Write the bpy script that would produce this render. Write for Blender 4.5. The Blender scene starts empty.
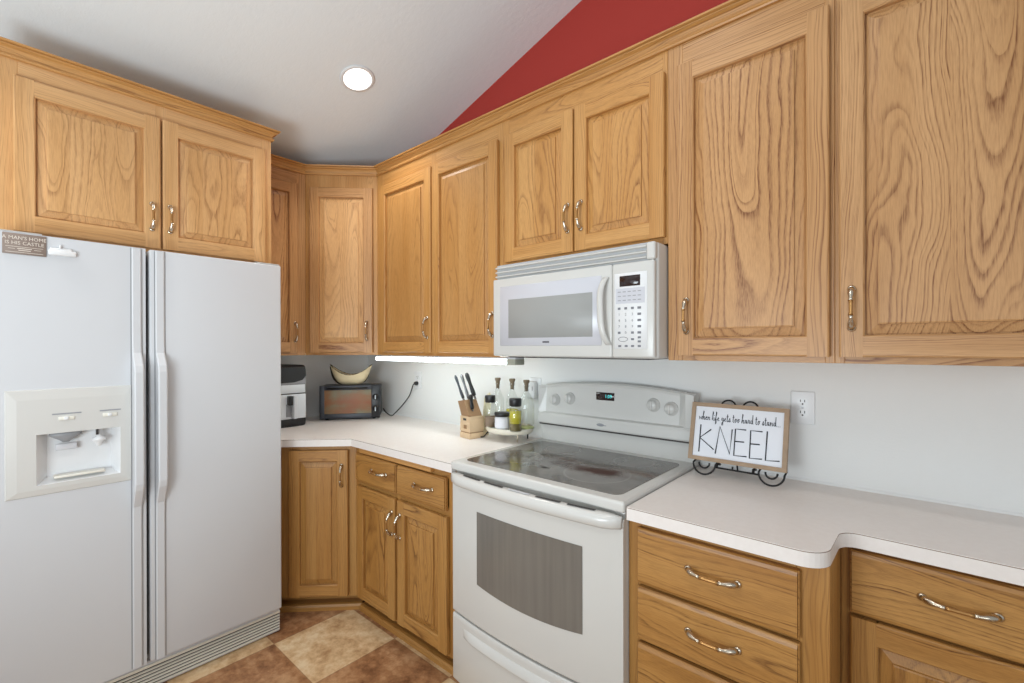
import bpy, bmesh, math, random
from math import sin, cos, pi, sqrt, radians
from mathutils import Vector, Matrix

S = bpy.context.scene
COL = S.collection

# ------------------------------------------------------------------ camera
CAM_F = 460.506                       # focal length in pixels of a 1024 x 683 frame
YAW, PITCH, ROLL = 0.716353, -0.001964, -0.0019
CAM_LOC = Vector((3.0741, -1.8914, 1.3863))
cam_d = bpy.data.cameras.new('camera')
cam_d.sensor_fit = 'HORIZONTAL'
cam_d.sensor_width = 36.0
cam_d.lens = CAM_F / 1024.0 * 36.0
cam_d.shift_y = 6.16 / 1024.0
cam_d.clip_start = 0.02
cam = bpy.data.objects.new('camera', cam_d)
COL.objects.link(cam)
F = Vector((-sin(YAW) * cos(PITCH), cos(YAW) * cos(PITCH), sin(PITCH)))
R0 = Vector((cos(YAW), sin(YAW), 0))
U0 = R0.cross(F)
RR = cos(ROLL) * R0 + sin(ROLL) * U0
UU = -sin(ROLL) * R0 + cos(ROLL) * U0
cam.matrix_world = Matrix(((RR.x, UU.x, -F.x, CAM_LOC.x), (RR.y, UU.y, -F.y, CAM_LOC.y),
                           (RR.z, UU.z, -F.z, CAM_LOC.z), (0, 0, 0, 1)))
S.camera = cam

# ------------------------------------------------------------------ world, lights, exposure
S.view_settings.view_transform = 'Standard'
S.view_settings.look = 'None'
S.view_settings.gamma = 1.0
S.view_settings.use_curve_mapping = False
S.view_settings.exposure = 0.0
S.cycles.use_denoising = True
S.cycles.max_bounces = 10
S.cycles.diffuse_bounces = 5
S.cycles.transparent_max_bounces = 16
S.cycles.sample_clamp_indirect = 6.0
W = bpy.data.worlds.new('world')
S.world = W
W.use_nodes = True
W.node_tree.nodes['Background'].inputs['Color'].default_value = (0.88, 0.95, 1.0, 1)
W.node_tree.nodes['Background'].inputs['Strength'].default_value = 0.46


def area_light(name, loc, target, sx, sy, power, col):
    d = bpy.data.lights.new(name, 'AREA')
    d.shape = 'RECTANGLE'
    d.size, d.size_y, d.energy, d.color = sx, sy, power, col
    o = bpy.data.objects.new(name, d)
    COL.objects.link(o)
    o.location = loc
    o.rotation_euler = (Vector(target) - Vector(loc)).to_track_quat('-Z', 'Y').to_euler()
    return o


area_light('window_daylight', (4.8, -3.6, 1.6), (0.9, -0.4, 1.5), 2.0, 1.5, 26, (0.90, 0.96, 1.0))
area_light('patio_door_daylight', (1.4, -4.9, 1.3), (1.8, 0.0, 1.2), 2.2, 1.9, 18, (0.88, 0.95, 1.0))
# added unseen lamp, set low and aimed up to brighten the sloped ceiling
area_light('ceiling_fill', (2.35, -2.75, 1.05), (1.75, -1.45, 3.0), 0.8, 0.8, 37, (0.84, 0.94, 1.0))


def spot(name, loc, power, col=(1.0, 0.97, 0.93)):
    d = bpy.data.lights.new(name, 'SPOT')
    d.energy, d.color, d.spot_size, d.spot_blend, d.shadow_soft_size = power, col, radians(120), 0.7, 0.06
    o = bpy.data.objects.new(name, d)
    COL.objects.link(o)
    o.location = loc
    return o


# the room's recessed can lights, one of them in view
for cx_, cy_ in ((0.935, -0.632), (2.3, -1.15), (0.935, -2.3), (2.3, -2.6)):
    spot('can_light', (cx_, cy_, 2.469 + 0.309 * cx_ - 0.03), 26)


# ------------------------------------------------------------------ materials
def lin(r, g, b):
    def f(c):
        c /= 255.0
        return c / 12.92 if c <= 0.04045 else ((c + 0.055) / 1.055) ** 2.4
    return (f(r), f(g), f(b), 1.0)


class NT:
    def __init__(s, name):
        s.m = bpy.data.materials.new(name)
        s.m.use_nodes = True
        s.t = s.m.node_tree
        s.b = s.t.nodes['Principled BSDF']
        s.out = s.t.nodes['Material Output']

    def n(s, typ, **kw):
        nd = s.t.nodes.new(typ)
        for k, v in kw.items():
            setattr(nd, k, v)
        return nd

    def l(s, a, b):
        s.t.links.new(a, b)

    def math(s, op, a, b=None, c=None):
        nd = s.n('ShaderNodeMath', operation=op)
        for i, v in enumerate((a, b, c)):
            if v is None:
                continue
            if isinstance(v, (int, float)):
                nd.inputs[i].default_value = v
            else:
                s.l(v, nd.inputs[i])
        return nd.outputs[0]

    def noise(s, vec, scale, detail=2.0, rough=0.5):
        nd = s.n('ShaderNodeTexNoise')
        nd.inputs['Scale'].default_value = scale
        nd.inputs['Detail'].default_value = detail
        nd.inputs['Roughness'].default_value = rough
        if vec is not None:
            s.l(vec, nd.inputs['Vector'])
        return nd

    def ramp(s, fac, stops):
        nd = s.n('ShaderNodeValToRGB')
        e = nd.color_ramp.elements
        while len(e) < len(stops):
            e.new(0.5)
        for i, (p, c) in enumerate(stops):
            e[i].position = p
            e[i].color = c if len(c) == 4 else (*c, 1)
        s.l(fac, nd.inputs[0])
        return nd.outputs[0]

    def mix(s, fac, a, b, mode='MIX'):
        nd = s.n('ShaderNodeMix', data_type='RGBA', blend_type=mode)
        if isinstance(fac, (int, float)):
            nd.inputs[0].default_value = fac
        else:
            s.l(fac, nd.inputs[0])
        for i, v in ((6, a), (7, b)):
            if isinstance(v, tuple):
                nd.inputs[i].default_value = v
            else:
                s.l(v, nd.inputs[i])
        return nd.outputs[2]

    def coords(s, kind='Object'):
        return s.n('ShaderNodeTexCoord').outputs[kind]

    def scale(s, vec, sc):
        nd = s.n('ShaderNodeVectorMath', operation='MULTIPLY')
        s.l(vec, nd.inputs[0])
        nd.inputs[1].default_value = sc
        return nd.outputs[0]

    def bump(s, h, strength, dist=0.001):
        nd = s.n('ShaderNodeBump')
        nd.inputs['Strength'].default_value = strength
        nd.inputs['Distance'].default_value = dist
        s.l(h, nd.inputs['Height'])
        s.l(nd.outputs[0], s.b.inputs['Normal'])


def plain(name, col, rough=0.5, metal=0.0, coat=0.0, noise=0.03, nscale=8.0, bump=0.0, bscale=300.0, spec=0.5):
    t = NT(name)
    co = t.coords()
    nz = t.noise(co, nscale, 3.0)
    dark = tuple(c * (1 - noise * 2) for c in col[:3]) + (1,)
    lite = tuple(min(1, c * (1 + noise)) for c in col[:3]) + (1,)
    t.l(t.mix(nz.outputs[0], dark, lite), t.b.inputs['Base Color'])
    t.b.inputs['Roughness'].default_value = rough
    t.b.inputs['Metallic'].default_value = metal
    t.b.inputs['Coat Weight'].default_value = coat
    t.b.inputs['Specular IOR Level'].default_value = spec
    if bump:
        b = t.noise(co, bscale, 2.0)
        t.bump(b.outputs[0], bump, 0.002)
    return t.m


def emit(name, col, strength):
    t = NT(name)
    t.b.inputs['Base Color'].default_value = col
    t.b.inputs['Emission Color'].default_value = col
    t.b.inputs['Emission Strength'].default_value = strength
    return t.m


def oak(name, light, mid, dark, contrast=1.0, ring=105.0):
    t = NT(name)
    at = t.n('ShaderNodeAttribute', attribute_name='grain')
    v = at.outputs['Vector']
    sep = t.n('ShaderNodeSeparateXYZ')
    t.l(v, sep.inputs[0])
    warp = t.noise(t.scale(v, (5.0, 5.0, 1.6)), 1.0, 2.0, 0.45)
    ws = t.n('ShaderNodeSeparateXYZ')
    t.l(warp.outputs['Color'], ws.inputs[0])
    wig = t.noise(t.scale(v, (30.0, 30.0, 10.0)), 1.0, 2.0, 0.5)
    a = t.math('MULTIPLY_ADD', t.math('SUBTRACT', ws.outputs[0], 0.5), 0.13, sep.outputs[0])
    d = t.math('MULTIPLY_ADD', t.math('SUBTRACT', ws.outputs[1], 0.5), 0.13, sep.outputs[1])
    r = t.math('SQRT', t.math('ADD', t.math('MULTIPLY', a, a), t.math('MULTIPLY', d, d)))
    r = t.math('MULTIPLY_ADD', wig.outputs[0], 0.006, r)
    n1 = t.n('ShaderNodeTexNoise', noise_dimensions='1D')
    t.l(t.math('MULTIPLY', r, ring * 0.35), n1.inputs['W'])
    n1.inputs['Scale'].default_value = 1.0
    n1.inputs['Detail'].default_value = 1.0
    turns = t.math('MULTIPLY_ADD', n1.outputs[0], 3.0, t.math('MULTIPLY', r, ring))
    ph = t.math('FRACT', turns)
    wn = t.n('ShaderNodeTexWhiteNoise', noise_dimensions='1D')
    t.l(t.math('FLOOR', turns), wn.inputs['W'])
    patch = t.noise(t.scale(v, (14.0, 14.0, 2.2)), 1.0, 1.0)
    amp = t.math('MULTIPLY', t.math('MULTIPLY_ADD', wn.outputs['Value'], 0.75, 0.25), t.ramp(patch.outputs[0], [(0.28, (0.45, 0.45, 0.45)), (0.6, (1, 1, 1))]))
    ringc = t.ramp(ph, [(0.0, (0.55, 0.55, 0.55)), (0.05, (0.0, 0.0, 0.0)), (0.20, (0.25, 0.25, 0.25)), (0.42, (0.86, 0.86, 0.86)), (0.85, (1, 1, 1)), (1.0, (0.6, 0.6, 0.6))])
    fib = t.noise(t.scale(v, (420.0, 420.0, 9.0)), 1.0, 2.0, 0.6)
    fibc = t.ramp(fib.outputs[0], [(0.30, (0, 0, 0)), (0.62, (1, 1, 1))])
    broad = t.noise(t.scale(v, (9.0, 9.0, 0.9)), 1.0, 2.0, 0.5)
    # a pore band is dark where the fibre noise lets it be
    k = t.math('SUBTRACT', 1.0, ringc)
    k = t.math('MULTIPLY', k, t.math('MULTIPLY_ADD', fibc, -0.45, 1.0))
    k = t.math('MULTIPLY', t.math('MULTIPLY', k, amp), contrast)
    fk = t.math('MULTIPLY', t.math('SUBTRACT', 1.0, fibc), 0.22)
    k = t.math('MINIMUM', t.math('ADD', k, fk), 1.0)
    base = t.mix(t.ramp(broad.outputs[0], [(0.3, (0, 0, 0)), (0.7, (1, 1, 1))]), mid, light)
    col = t.mix(k, base, dark)
    t.l(col, t.b.inputs['Base Color'])
    t.b.inputs['Roughness'].default_value = 0.42
    t.b.inputs['Coat Weight'].default_value = 0.05
    t.b.inputs['Coat Roughness'].default_value = 0.25
    t.bump(fib.outputs[0], 0.12, 0.0006)
    return t.m


def glassy(name, tint, gloss=0.09):
    t = NT(name)
    tr = t.n('ShaderNodeBsdfTransparent')
    tr.inputs[0].default_value = tint
    gl = t.n('ShaderNodeBsdfGlossy')
    gl.inputs['Roughness'].default_value = 0.03
    lw = t.n('ShaderNodeLayerWeight')
    lw.inputs[0].default_value = 0.35
    f = t.math('MULTIPLY_ADD', lw.outputs['Facing'], 0.32, gloss)
    mx = t.n('ShaderNodeMixShader')
    t.l(f, mx.inputs[0])
    t.l(tr.outputs[0], mx.inputs[1])
    t.l(gl.outputs[0], mx.inputs[2])
    t.l(mx.outputs[0], t.out.inputs['Surface'])
    return t.m


M = {}
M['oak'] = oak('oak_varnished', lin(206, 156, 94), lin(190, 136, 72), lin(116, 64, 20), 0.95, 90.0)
M['oak_bold'] = oak('oak_cathedral', lin(200, 153, 102), lin(186, 138, 85), lin(112, 61, 20), 1.3, 62.0)
M['oak_fine'] = oak('oak_fine_figure', lin(200, 155, 106), lin(184, 138, 88), lin(116, 68, 28), 1.25, 125.0)
M['oak_pale'] = oak('oak_pale_door', lin(222, 176, 122), lin(206, 157, 100), lin(132, 84, 42), 0.8, 85.0)
M['oak_plain'] = oak('oak_quiet', lin(200, 151, 92), lin(184, 132, 72), lin(118, 72, 30), 0.6, 90.0)
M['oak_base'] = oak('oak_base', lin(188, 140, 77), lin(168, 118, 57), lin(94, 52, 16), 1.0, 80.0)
M['dark_gap'] = plain('dark_gap', lin(52, 30, 16), 0.8)
M['white_app'] = plain('white_enamel', lin(205, 207, 210), 0.32, noise=0.006, bump=0.05, bscale=500.0)
M['white_range'] = plain('white_range_enamel', lin(206, 205, 201), 0.22, noise=0.004)
M['bisque'] = plain('offwhite_plastic', lin(226, 223, 212), 0.4, noise=0.01)
M['white_plastic'] = plain('white_plastic', lin(226, 227, 228), 0.35, noise=0.005)
M['grey_plastic'] = plain('grey_plastic', lin(150, 152, 156), 0.4)
M['cap_grey'] = plain('putty_end_cap', lin(168, 168, 152), 0.5)
M['grille_back'] = plain('grille_back', lin(176, 178, 180), 0.5)
M['pale_grey'] = plain('pale_grey_plastic', lin(205, 206, 210), 0.35)
M['slot_dark'] = plain('slot_dark', lin(58, 54, 52), 0.6)
M['black_plastic'] = plain('black_plastic', lin(30, 30, 32), 0.35)
M['charcoal'] = plain('charcoal_steel', lin(68, 70, 76), 0.42, 0.3)
M['black_iron'] = plain('black_iron', lin(28, 27, 28), 0.5, 0.4)
M['silver'] = plain('silver_panel', lin(216, 220, 224), 0.3, 0.1, noise=0.02)
M['chrome'] = plain('brushed_nickel', lin(206, 194, 176), 0.24, 1.0)
M['steel'] = plain('knife_steel', lin(140, 140, 142), 0.35, 0.9)
M['brass'] = plain('antique_brass', lin(176, 132, 80), 0.32, 0.75)
M['mw_glass'] = plain('microwave_glass', lin(158, 159, 157), 0.34, noise=0.03, spec=0.3)
M['mw_frame'] = plain('microwave_door_grey', lin(202, 203, 210), 0.25, noise=0.005)
M['display'] = plain('display_glass', lin(44, 30, 28), 0.12)
M['digits'] = emit('display_digits', lin(70, 190, 190), 1.2)
M['tube'] = emit('fluorescent_tube', (0.84, 0.98, 1.0, 1), 7.5)
M['can_glow'] = emit('can_light_glow', (1.0, 0.97, 0.92, 1), 3.0)
M['ink'] = plain('black_ink', lin(34, 36, 44), 0.7)
M['grey_ink'] = plain('grey_ink', lin(120, 122, 128), 0.7)
M['sign_white'] = plain('whitewashed_board', lin(232, 234, 240), 0.7, noise=0.03)
M['sign_wood'] = plain('weathered_sign_wood', lin(170, 145, 120), 0.75, noise=0.12, nscale=30.0)
M['magnet'] = plain('grey_brown_magnet', lin(138, 122, 112), 0.6, noise=0.06, nscale=60.0)
M['magnet_text'] = plain('cream_lettering', lin(222, 212, 200), 0.6)
M['cork'] = plain('cork', lin(120, 104, 84), 0.85, noise=0.15, nscale=200.0)
M['birch'] = plain('birch_block', lin(214, 186, 150), 0.55, noise=0.07, nscale=25.0)
M['walnut_board'] = plain('brown_board', lin(160, 126, 92), 0.55, noise=0.08, nscale=25.0)
M['cream_board'] = plain('cream_board', lin(216, 206, 172), 0.6, noise=0.05, nscale=20.0)
M['tray'] = plain('cream_tray', lin(230, 224, 208), 0.4)
M['bowl_wood'] = plain('pale_bowl_wood', lin(238, 220, 180), 0.5, noise=0.08, nscale=14.0)
M['bark'] = plain('dark_bark', lin(58, 44, 26), 0.85, noise=0.25, nscale=60.0)
M['oil'] = plain('olive_oil', lin(202, 188, 40), 0.2, noise=0.05)
M['oil_pale'] = plain('pale_oil', lin(196, 200, 130), 0.2, noise=0.05)
M['spice'] = plain('brown_spice', lin(142, 118, 98), 0.9, noise=0.2, nscale=200.0)
M['herb'] = plain('green_brown_herbs', lin(118, 104, 58), 0.9, noise=0.25, nscale=200.0)
M['label_white'] = plain('white_label', lin(232, 232, 238), 0.6)
M['glass'] = glassy('clear_glass', (0.965, 0.98, 0.975, 1), 0.05)
M['trim_white'] = plain('white_caulk', lin(235, 236, 236), 0.5)


def mat_wall(name, col, bump):
    t = NT(name)
    co = t.coords()
    nz = t.noise(co, 2.5, 2.0)
    t.l(t.mix(nz.outputs[0], tuple(c * 0.97 for c in col[:3]) + (1,), col), t.b.inputs['Base Color'])
    t.b.inputs['Roughness'].default_value = 0.75
    b = t.noise(co, 160.0, 3.0, 0.6)
    t.bump(b.outputs[0], bump, 0.002)
    return t.m


M['wall'] = mat_wall('wall_paint_pale', lin(227, 227, 225), 0.25)
M['wall_red'] = mat_wall('wall_paint_red', lin(174, 54, 44), 0.25)


def mat_ceiling():
    t = NT('ceiling_knockdown')
    co = t.coords()
    b = t.noise(t.scale(co, (1.0, 1.6, 1.0)), 26.0, 5.0, 0.62)
    h = t.ramp(b.outputs[0], [(0.42, (0, 0, 0)), (0.56, (1, 1, 1))])
    t.b.inputs['Base Color'].default_value = lin(230, 236, 239)
    t.b.inputs['Roughness'].default_value = 0.85
    t.bump(h, 0.10, 0.003)
    return t.m


M['ceiling'] = mat_ceiling()


def mat_floor():
    t = NT('vinyl_checker_tiles')
    co = t.n('ShaderNodeNewGeometry').outputs['Position']
    sx = t.n('ShaderNodeSeparateXYZ')
    t.l(co, sx.inputs[0])
    size = 0.392
    u = t.math('DIVIDE', t.math('ADD', sx.outputs[0], 40 * size - 0.823), size)
    v = t.math('DIVIDE', t.math('ADD', sx.outputs[1], 40 * size + 1.003), size)
    chk = t.math('MODULO', t.math('ADD', t.math('FLOOR', u), t.math('FLOOR', v)), 2.0)
    n1 = t.noise(co, 7.0, 5.0, 0.62)
    n2 = t.noise(co, 26.0, 4.0, 0.65)
    mo = t.math('ADD', t.math('MULTIPLY', n1.outputs[0], 0.6), t.math('MULTIPLY', n2.outputs[0], 0.4))
    beige = t.ramp(mo, [(0.36, lin(172, 134, 94)), (0.5, lin(212, 180, 138)), (0.62, lin(230, 207, 170))])
    brown = t.ramp(mo, [(0.36, lin(112, 72, 46)), (0.5, lin(162, 117, 80)), (0.62, lin(194, 152, 112))])
    col = t.mix(chk, beige, brown)
    fu = t.math('ABSOLUTE', t.math('SUBTRACT', t.math('FRACT', u), 0.5))
    fv = t.math('ABSOLUTE', t.math('SUBTRACT', t.math('FRACT', v), 0.5))
    edge = t.math('GREATER_THAN', t.math('MAXIMUM', fu, fv), 0.4955)
    col = t.mix(t.math('MULTIPLY', edge, 0.35), col, lin(120, 88, 62))
    t.l(col, t.b.inputs['Base Color'])
    t.b.inputs['Roughness'].default_value = 0.42
    t.bump(n2.outputs[0], 0.08, 0.002)
    return t.m


M['floor'] = mat_floor()


def mat_laminate():
    t = NT('laminate_worktop')
    co = t.coords()
    n1 = t.noise(co, 60.0, 4.0, 0.6)
    t.l(t.mix(n1.outputs[0], lin(226, 219, 214), lin(237, 232, 228)), t.b.inputs['Base Color'])
    t.b.inputs['Roughness'].default_value = 0.36
    t.b.inputs['Specular IOR Level'].default_value = 0.4
    return t.m


M['laminate'] = mat_laminate()
M['seam'] = plain('laminate_seam', lin(132, 112, 98), 0.6)


def mat_cooktop(burners, stains):
    """Smoked ceramic glass with printed burner rings and burnt-on stains, in world metres."""
    t = NT('ceramic_cooktop_glass')
    pos = t.n('ShaderNodeNewGeometry').outputs['Position']
    sp = t.n('ShaderNodeSeparateXYZ')
    t.l(pos, sp.inputs[0])
    nz = t.noise(pos, 9.0, 4.0, 0.6)
    col = t.ramp(nz.outputs[0], [(0.3, lin(88, 84, 80)), (0.7, lin(112, 107, 100))])
    for (x, y, r) in burners:
        dx = t.math('SUBTRACT', sp.outputs[0], x)
        dy = t.math('SUBTRACT', sp.outputs[1], y)
        d = t.math('SQRT', t.math('ADD', t.math('MULTIPLY', dx, dx), t.math('MULTIPLY', dy, dy)))
        inside = t.math('LESS_THAN', d, r)
        ring = t.math('LESS_THAN', t.math('ABSOLUTE', t.math('SUBTRACT', d, r)), 0.004)
        col = t.mix(t.math('MULTIPLY', inside, 0.35), col, lin(120, 116, 112))
        col = t.mix(t.math('MULTIPLY', ring, 0.3), col, lin(150, 146, 140))
    rough = None
    for (x, y, rx, ry, c, k) in stains:
        dx = t.math('DIVIDE', t.math('SUBTRACT', sp.outputs[0], x), rx)
        dy = t.math('DIVIDE', t.math('SUBTRACT', sp.outputs[1], y), ry)
        d = t.math('SQRT', t.math('ADD', t.math('MULTIPLY', dx, dx), t.math('MULTIPLY', dy, dy)))
        d = t.math('ADD', d, t.math('MULTIPLY', t.math('SUBTRACT', nz.outputs[0], 0.5), 1.4))
        f = t.ramp(d, [(0.25, (1, 1, 1)), (1.0, (0, 0, 0))])
        col = t.mix(t.math('MULTIPLY', f, k), col, c)
        rough = t.math('MULTIPLY', f, k) if rough is None else t.math('MAXIMUM', rough, t.math('MULTIPLY', f, k))
    t.l(col, t.b.inputs['Base Color'])
    t.l(t.math('MULTIPLY_ADD', rough, 0.45, 0.1), t.b.inputs['Roughness'])
    t.l(t.math('MULTIPLY_ADD', rough, -0.35, 0.5), t.b.inputs['Specular IOR Level'])
    return t.m


BURNERS = [(1.84, -0.43, 0.098), (2.215, -0.44, 0.118), (1.90, -0.20, 0.078), (2.24, -0.20, 0.078)]
M['cooktop'] = mat_cooktop(BURNERS, [(2.2, -0.41, 0.19, 0.075, lin(66, 36, 24), 0.95), (2.02, -0.34, 0.10, 0.035, lin(80, 54, 42), 0.6),
                                     (2.02, -0.50, 0.035, 0.025, lin(46, 42, 40), 0.9), (2.33, -0.34, 0.13, 0.05, lin(96, 68, 52), 0.6)])


def mat_oven_window():
    t = NT('oven_window_glass')
    co = t.coords()
    n1 = t.noise(t.scale(co, (40.0, 40.0, 2.0)), 1.0, 3.0)
    t.l(t.ramp(n1.outputs[0], [(0.3, lin(110, 105, 99)), (0.7, lin(119, 114, 107))]), t.b.inputs['Base Color'])
    t.b.inputs['Roughness'].default_value = 0.16
    return t.m


M['oven_window'] = mat_oven_window()


def mat_toaster_window():  # oak reflection and interior glow painted into the base colour as brown-olive mottle
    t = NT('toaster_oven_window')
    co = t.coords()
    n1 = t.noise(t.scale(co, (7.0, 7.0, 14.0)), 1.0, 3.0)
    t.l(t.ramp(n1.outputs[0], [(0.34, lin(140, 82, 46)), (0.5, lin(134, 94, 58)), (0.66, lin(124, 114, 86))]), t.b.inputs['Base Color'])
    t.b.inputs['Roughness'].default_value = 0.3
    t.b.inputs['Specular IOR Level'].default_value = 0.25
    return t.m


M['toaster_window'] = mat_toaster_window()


# ------------------------------------------------------------------ geometry helpers
RND = random.Random(7)


def board(axis, across, kind='rift', seed=None):
    """A grain function for one board: axis the grain runs along, across the face direction, a third for depth."""
    r = random.Random(seed) if seed is not None else RND
    ax = 'xyz'.index(axis)
    cr = 'xyz'.index(across)
    dp = 3 - ax - cr
    if kind == 'flat':
        D = r.uniform(0.03, 0.055)
        a0 = r.uniform(-0.03, 0.03)
        sl = r.choice((-1, 1)) * r.uniform(0.05, 0.1)
    else:
        D = r.uniform(0.04, 0.12)
        a0 = r.choice((-1, 1)) * r.uniform(0.12, 0.3)
        sl = r.uniform(-0.03, 0.03)
    go = r.uniform(2, 60)
    sc = 1.0 if kind == 'flat' else 1.9

    def f(p, ctr=None):
        c = ctr or (0, 0, 0)
        g = p[ax] - c[ax]
        return ((p[cr] - c[cr] + a0) * sc, (p[dp] - c[dp] + D + g * sl) * sc, g + go)
    return f


class MB:
    def __init__(s):
        s.bm = bmesh.new()
        s.g = s.bm.verts.layers.float_vector.new('grain')
        s.mats = []

    def mi(s, m):
        m = M[m] if isinstance(m, str) else m
        if m not in s.mats:
            s.mats.append(m)
        return s.mats.index(m)

    def add(s, verts, faces, m, smooth=False, grain=None, flip=False):
        i = s.mi(m)
        ctr = None
        if grain:
            lo = [min(v[k] for v in verts) for k in range(3)]
            hi = [max(v[k] for v in verts) for k in range(3)]
            ctr = tuple((a + b) / 2 for a, b in zip(lo, hi))
        vs = []
        for p in verts:
            v = s.bm.verts.new(p)
            if grain:
                v[s.g] = grain(p, ctr)
            vs.append(v)
        for f in faces:
            ids = list(dict.fromkeys(f))
            if len(ids) < 3:
                continue
            if flip:
                ids = ids[::-1]
            try:
                fc = s.bm.faces.new([vs[k] for k in ids])
            except ValueError:
                continue
            fc.material_index = i
            fc.smooth = smooth
        return s

    def box(s, x0, x1, y0, y1, z0, z1, m, bev=0.0, seg=2, grain=None, smooth=None):
        t = bmesh.new()
        bmesh.ops.create_cube(t, size=1.0)
        for v in t.verts:
            v.co = Vector(((x0 + x1) / 2 + v.co.x * (x1 - x0), (y0 + y1) / 2 + v.co.y * (y1 - y0), (z0 + z1) / 2 + v.co.z * (z1 - z0)))
        if bev > 0:
            b = min(bev, 0.49 * min(abs(x1 - x0), abs(y1 - y0), abs(z1 - z0)))
            bmesh.ops.bevel(t, geom=list(t.edges), offset=b, segments=seg, affect='EDGES', profile=0.5, clamp_overlap=True)
        bmesh.ops.recalc_face_normals(t, faces=t.faces)
        t.verts.index_update()
        s.add([tuple(v.co) for v in t.verts], [[v.index for v in f.verts] for f in t.faces], m, bool(bev) if smooth is None else smooth, grain)
        t.free()
        return s

    def prism(s, prof, axis, a0, a1, m, grain=None, smooth=False):
        """prof: closed 2-D outline in the other two axes (in xyz order), drawn out along axis."""
        ax = 'xyz'.index(axis)
        n = len(prof)
        vs = []
        for a in (a0, a1):
            for p in prof:
                q = list(p)
                q.insert(ax, a)
                vs.append(tuple(q))
        fs = [[i, (i + 1) % n, n + (i + 1) % n, n + i] for i in range(n)]
        fs += [list(range(n))[::-1], list(range(n, 2 * n))]
        return s.add(vs, fs, m, smooth, grain)

    def poly(s, pts, z0, z1, m, top=None, band=None, grain=None):
        """A plan outline drawn up from z0 to z1; band is a thin strip of another material under the top edge."""
        n = len(pts)
        zs = [z0, z1] if not band else [z0, z1 - 0.0035, z1 - 0.0015, z1]
        vs = [(x, y, z) for z in zs for (x, y) in pts]
        for k in range(len(zs) - 1):
            mm = band if band and k == 1 else m
            s.add([vs[k * n + i] for i in range(n)] + [vs[(k + 1) * n + i] for i in range(n)],
                  [[i, (i + 1) % n, n + (i + 1) % n, n + i] for i in range(n)], mm, False, grain)
        s.add([(x, y, z0) for x, y in pts], [list(range(n))[::-1]], m, False, grain)
        s.add([(x, y, zs[-1]) for x, y in pts], [list(range(n))], top or m, False, grain)
        return s

    def tube(s, pts, r, m, seg=10, closed=False, cap=True, squash=None):
        pts = [Vector(p) for p in pts]
        n = len(pts)
        rad = r if isinstance(r, (list, tuple)) else [r] * n
        vs, fs = [], []
        up = None
        for i, p in enumerate(pts):
            if closed:
                d = pts[(i + 1) % n] - pts[i - 1]
            else:
                d = pts[min(i + 1, n - 1)] - pts[max(i - 1, 0)]
            d.normalize()
            if up is None:
                up = Vector((0, 0, 1)) if abs(d.z) < 0.9 else Vector((0, 1, 0))
                up = (up - d * up.dot(d)).normalized()
            else:
                up = up - d * up.dot(d)
                up = up.normalized() if up.length > 1e-6 else d.orthogonal().normalized()
            sd = d.cross(up)
            for k in range(seg):
                a = 2 * pi * k / seg
                vs.append(tuple(p + up * (rad[i] * cos(a)) + sd * (rad[i] * sin(a) * (squash or 1.0))))
        m_ = n if closed else n - 1
        for i in range(m_):
            for k in range(seg):
                a, b = i * seg, ((i + 1) % n) * seg
                fs.append([a + k, a + (k + 1) % seg, b + (k + 1) % seg, b + k])
        if cap and not closed:
            fs.append(list(range(seg))[::-1])
            fs.append(list(range((n - 1) * seg, n * seg)))
        return s.add(vs, fs, m, True)

    def lathe(s, prof, ctr, m, seg=24, axis='z', smooth=True, sx=1.0, sy=1.0):
        vs, fs = [], []
        n = len(prof)
        for (r, h) in prof:
            for k in range(seg):
                a = 2 * pi * k / seg
                u, w = r * cos(a) * sx, r * sin(a) * sy
                if axis == 'z':
                    p = (ctr[0] + u, ctr[1] + w, ctr[2] + h)
                elif axis == 'y':
                    p = (ctr[0] + u, ctr[1] + h, ctr[2] + w)
                else:
                    p = (ctr[0] + h, ctr[1] + u, ctr[2] + w)
                vs.append(p)
        for i in range(n - 1):
            for k in range(seg):
                fs.append([i * seg + k, i * seg + (k + 1) % seg, (i + 1) * seg + (k + 1) % seg, (i + 1) * seg + k])
        fs.append(list(range(seg))[::-1])
        fs.append(list(range((n - 1) * seg, n * seg)))
        return s.add(vs, fs, m, smooth)

    def build(s, name, parent=None, world=False, fix=True, loc=None, rotz=0.0):
        """world: coordinates were given in world space, the parent being unrotated at its location."""
        if world:
            off = Vector(parent.location) if parent else Vector(loc or (0, 0, 0))
            p = parent
            while p is not None and p.parent is not None:
                p = p.parent
                off = off + Vector(p.location)
            for v in s.bm.verts:
                v.co -= off
        if fix:
            bmesh.ops.recalc_face_normals(s.bm, faces=s.bm.faces)
        me = bpy.data.meshes.new(name)
        s.bm.to_mesh(me)
        s.bm.free()
        for m in s.mats:
            me.materials.append(m)
        o = bpy.data.objects.new(name, me)
        COL.objects.link(o)
        if parent:
            o.parent = parent
        if loc is not None:
            o.location = loc
        o.rotation_euler.z = rotz
        return o


def tag(o, label, cat, group=None):
    o['label'] = label
    o['category'] = cat
    if group:
        o['group'] = group
    return o


def thing(name, label, cat, loc=(0, 0, 0), rotz=0.0, group=None):
    o = bpy.data.objects.new(name, None)
    o.empty_display_size = 0.05
    COL.objects.link(o)
    o.location = loc
    o.rotation_euler.z = rotz
    return tag(o, label, cat, group)


def struct(o):
    o['kind'] = 'structure'
    return o


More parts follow.
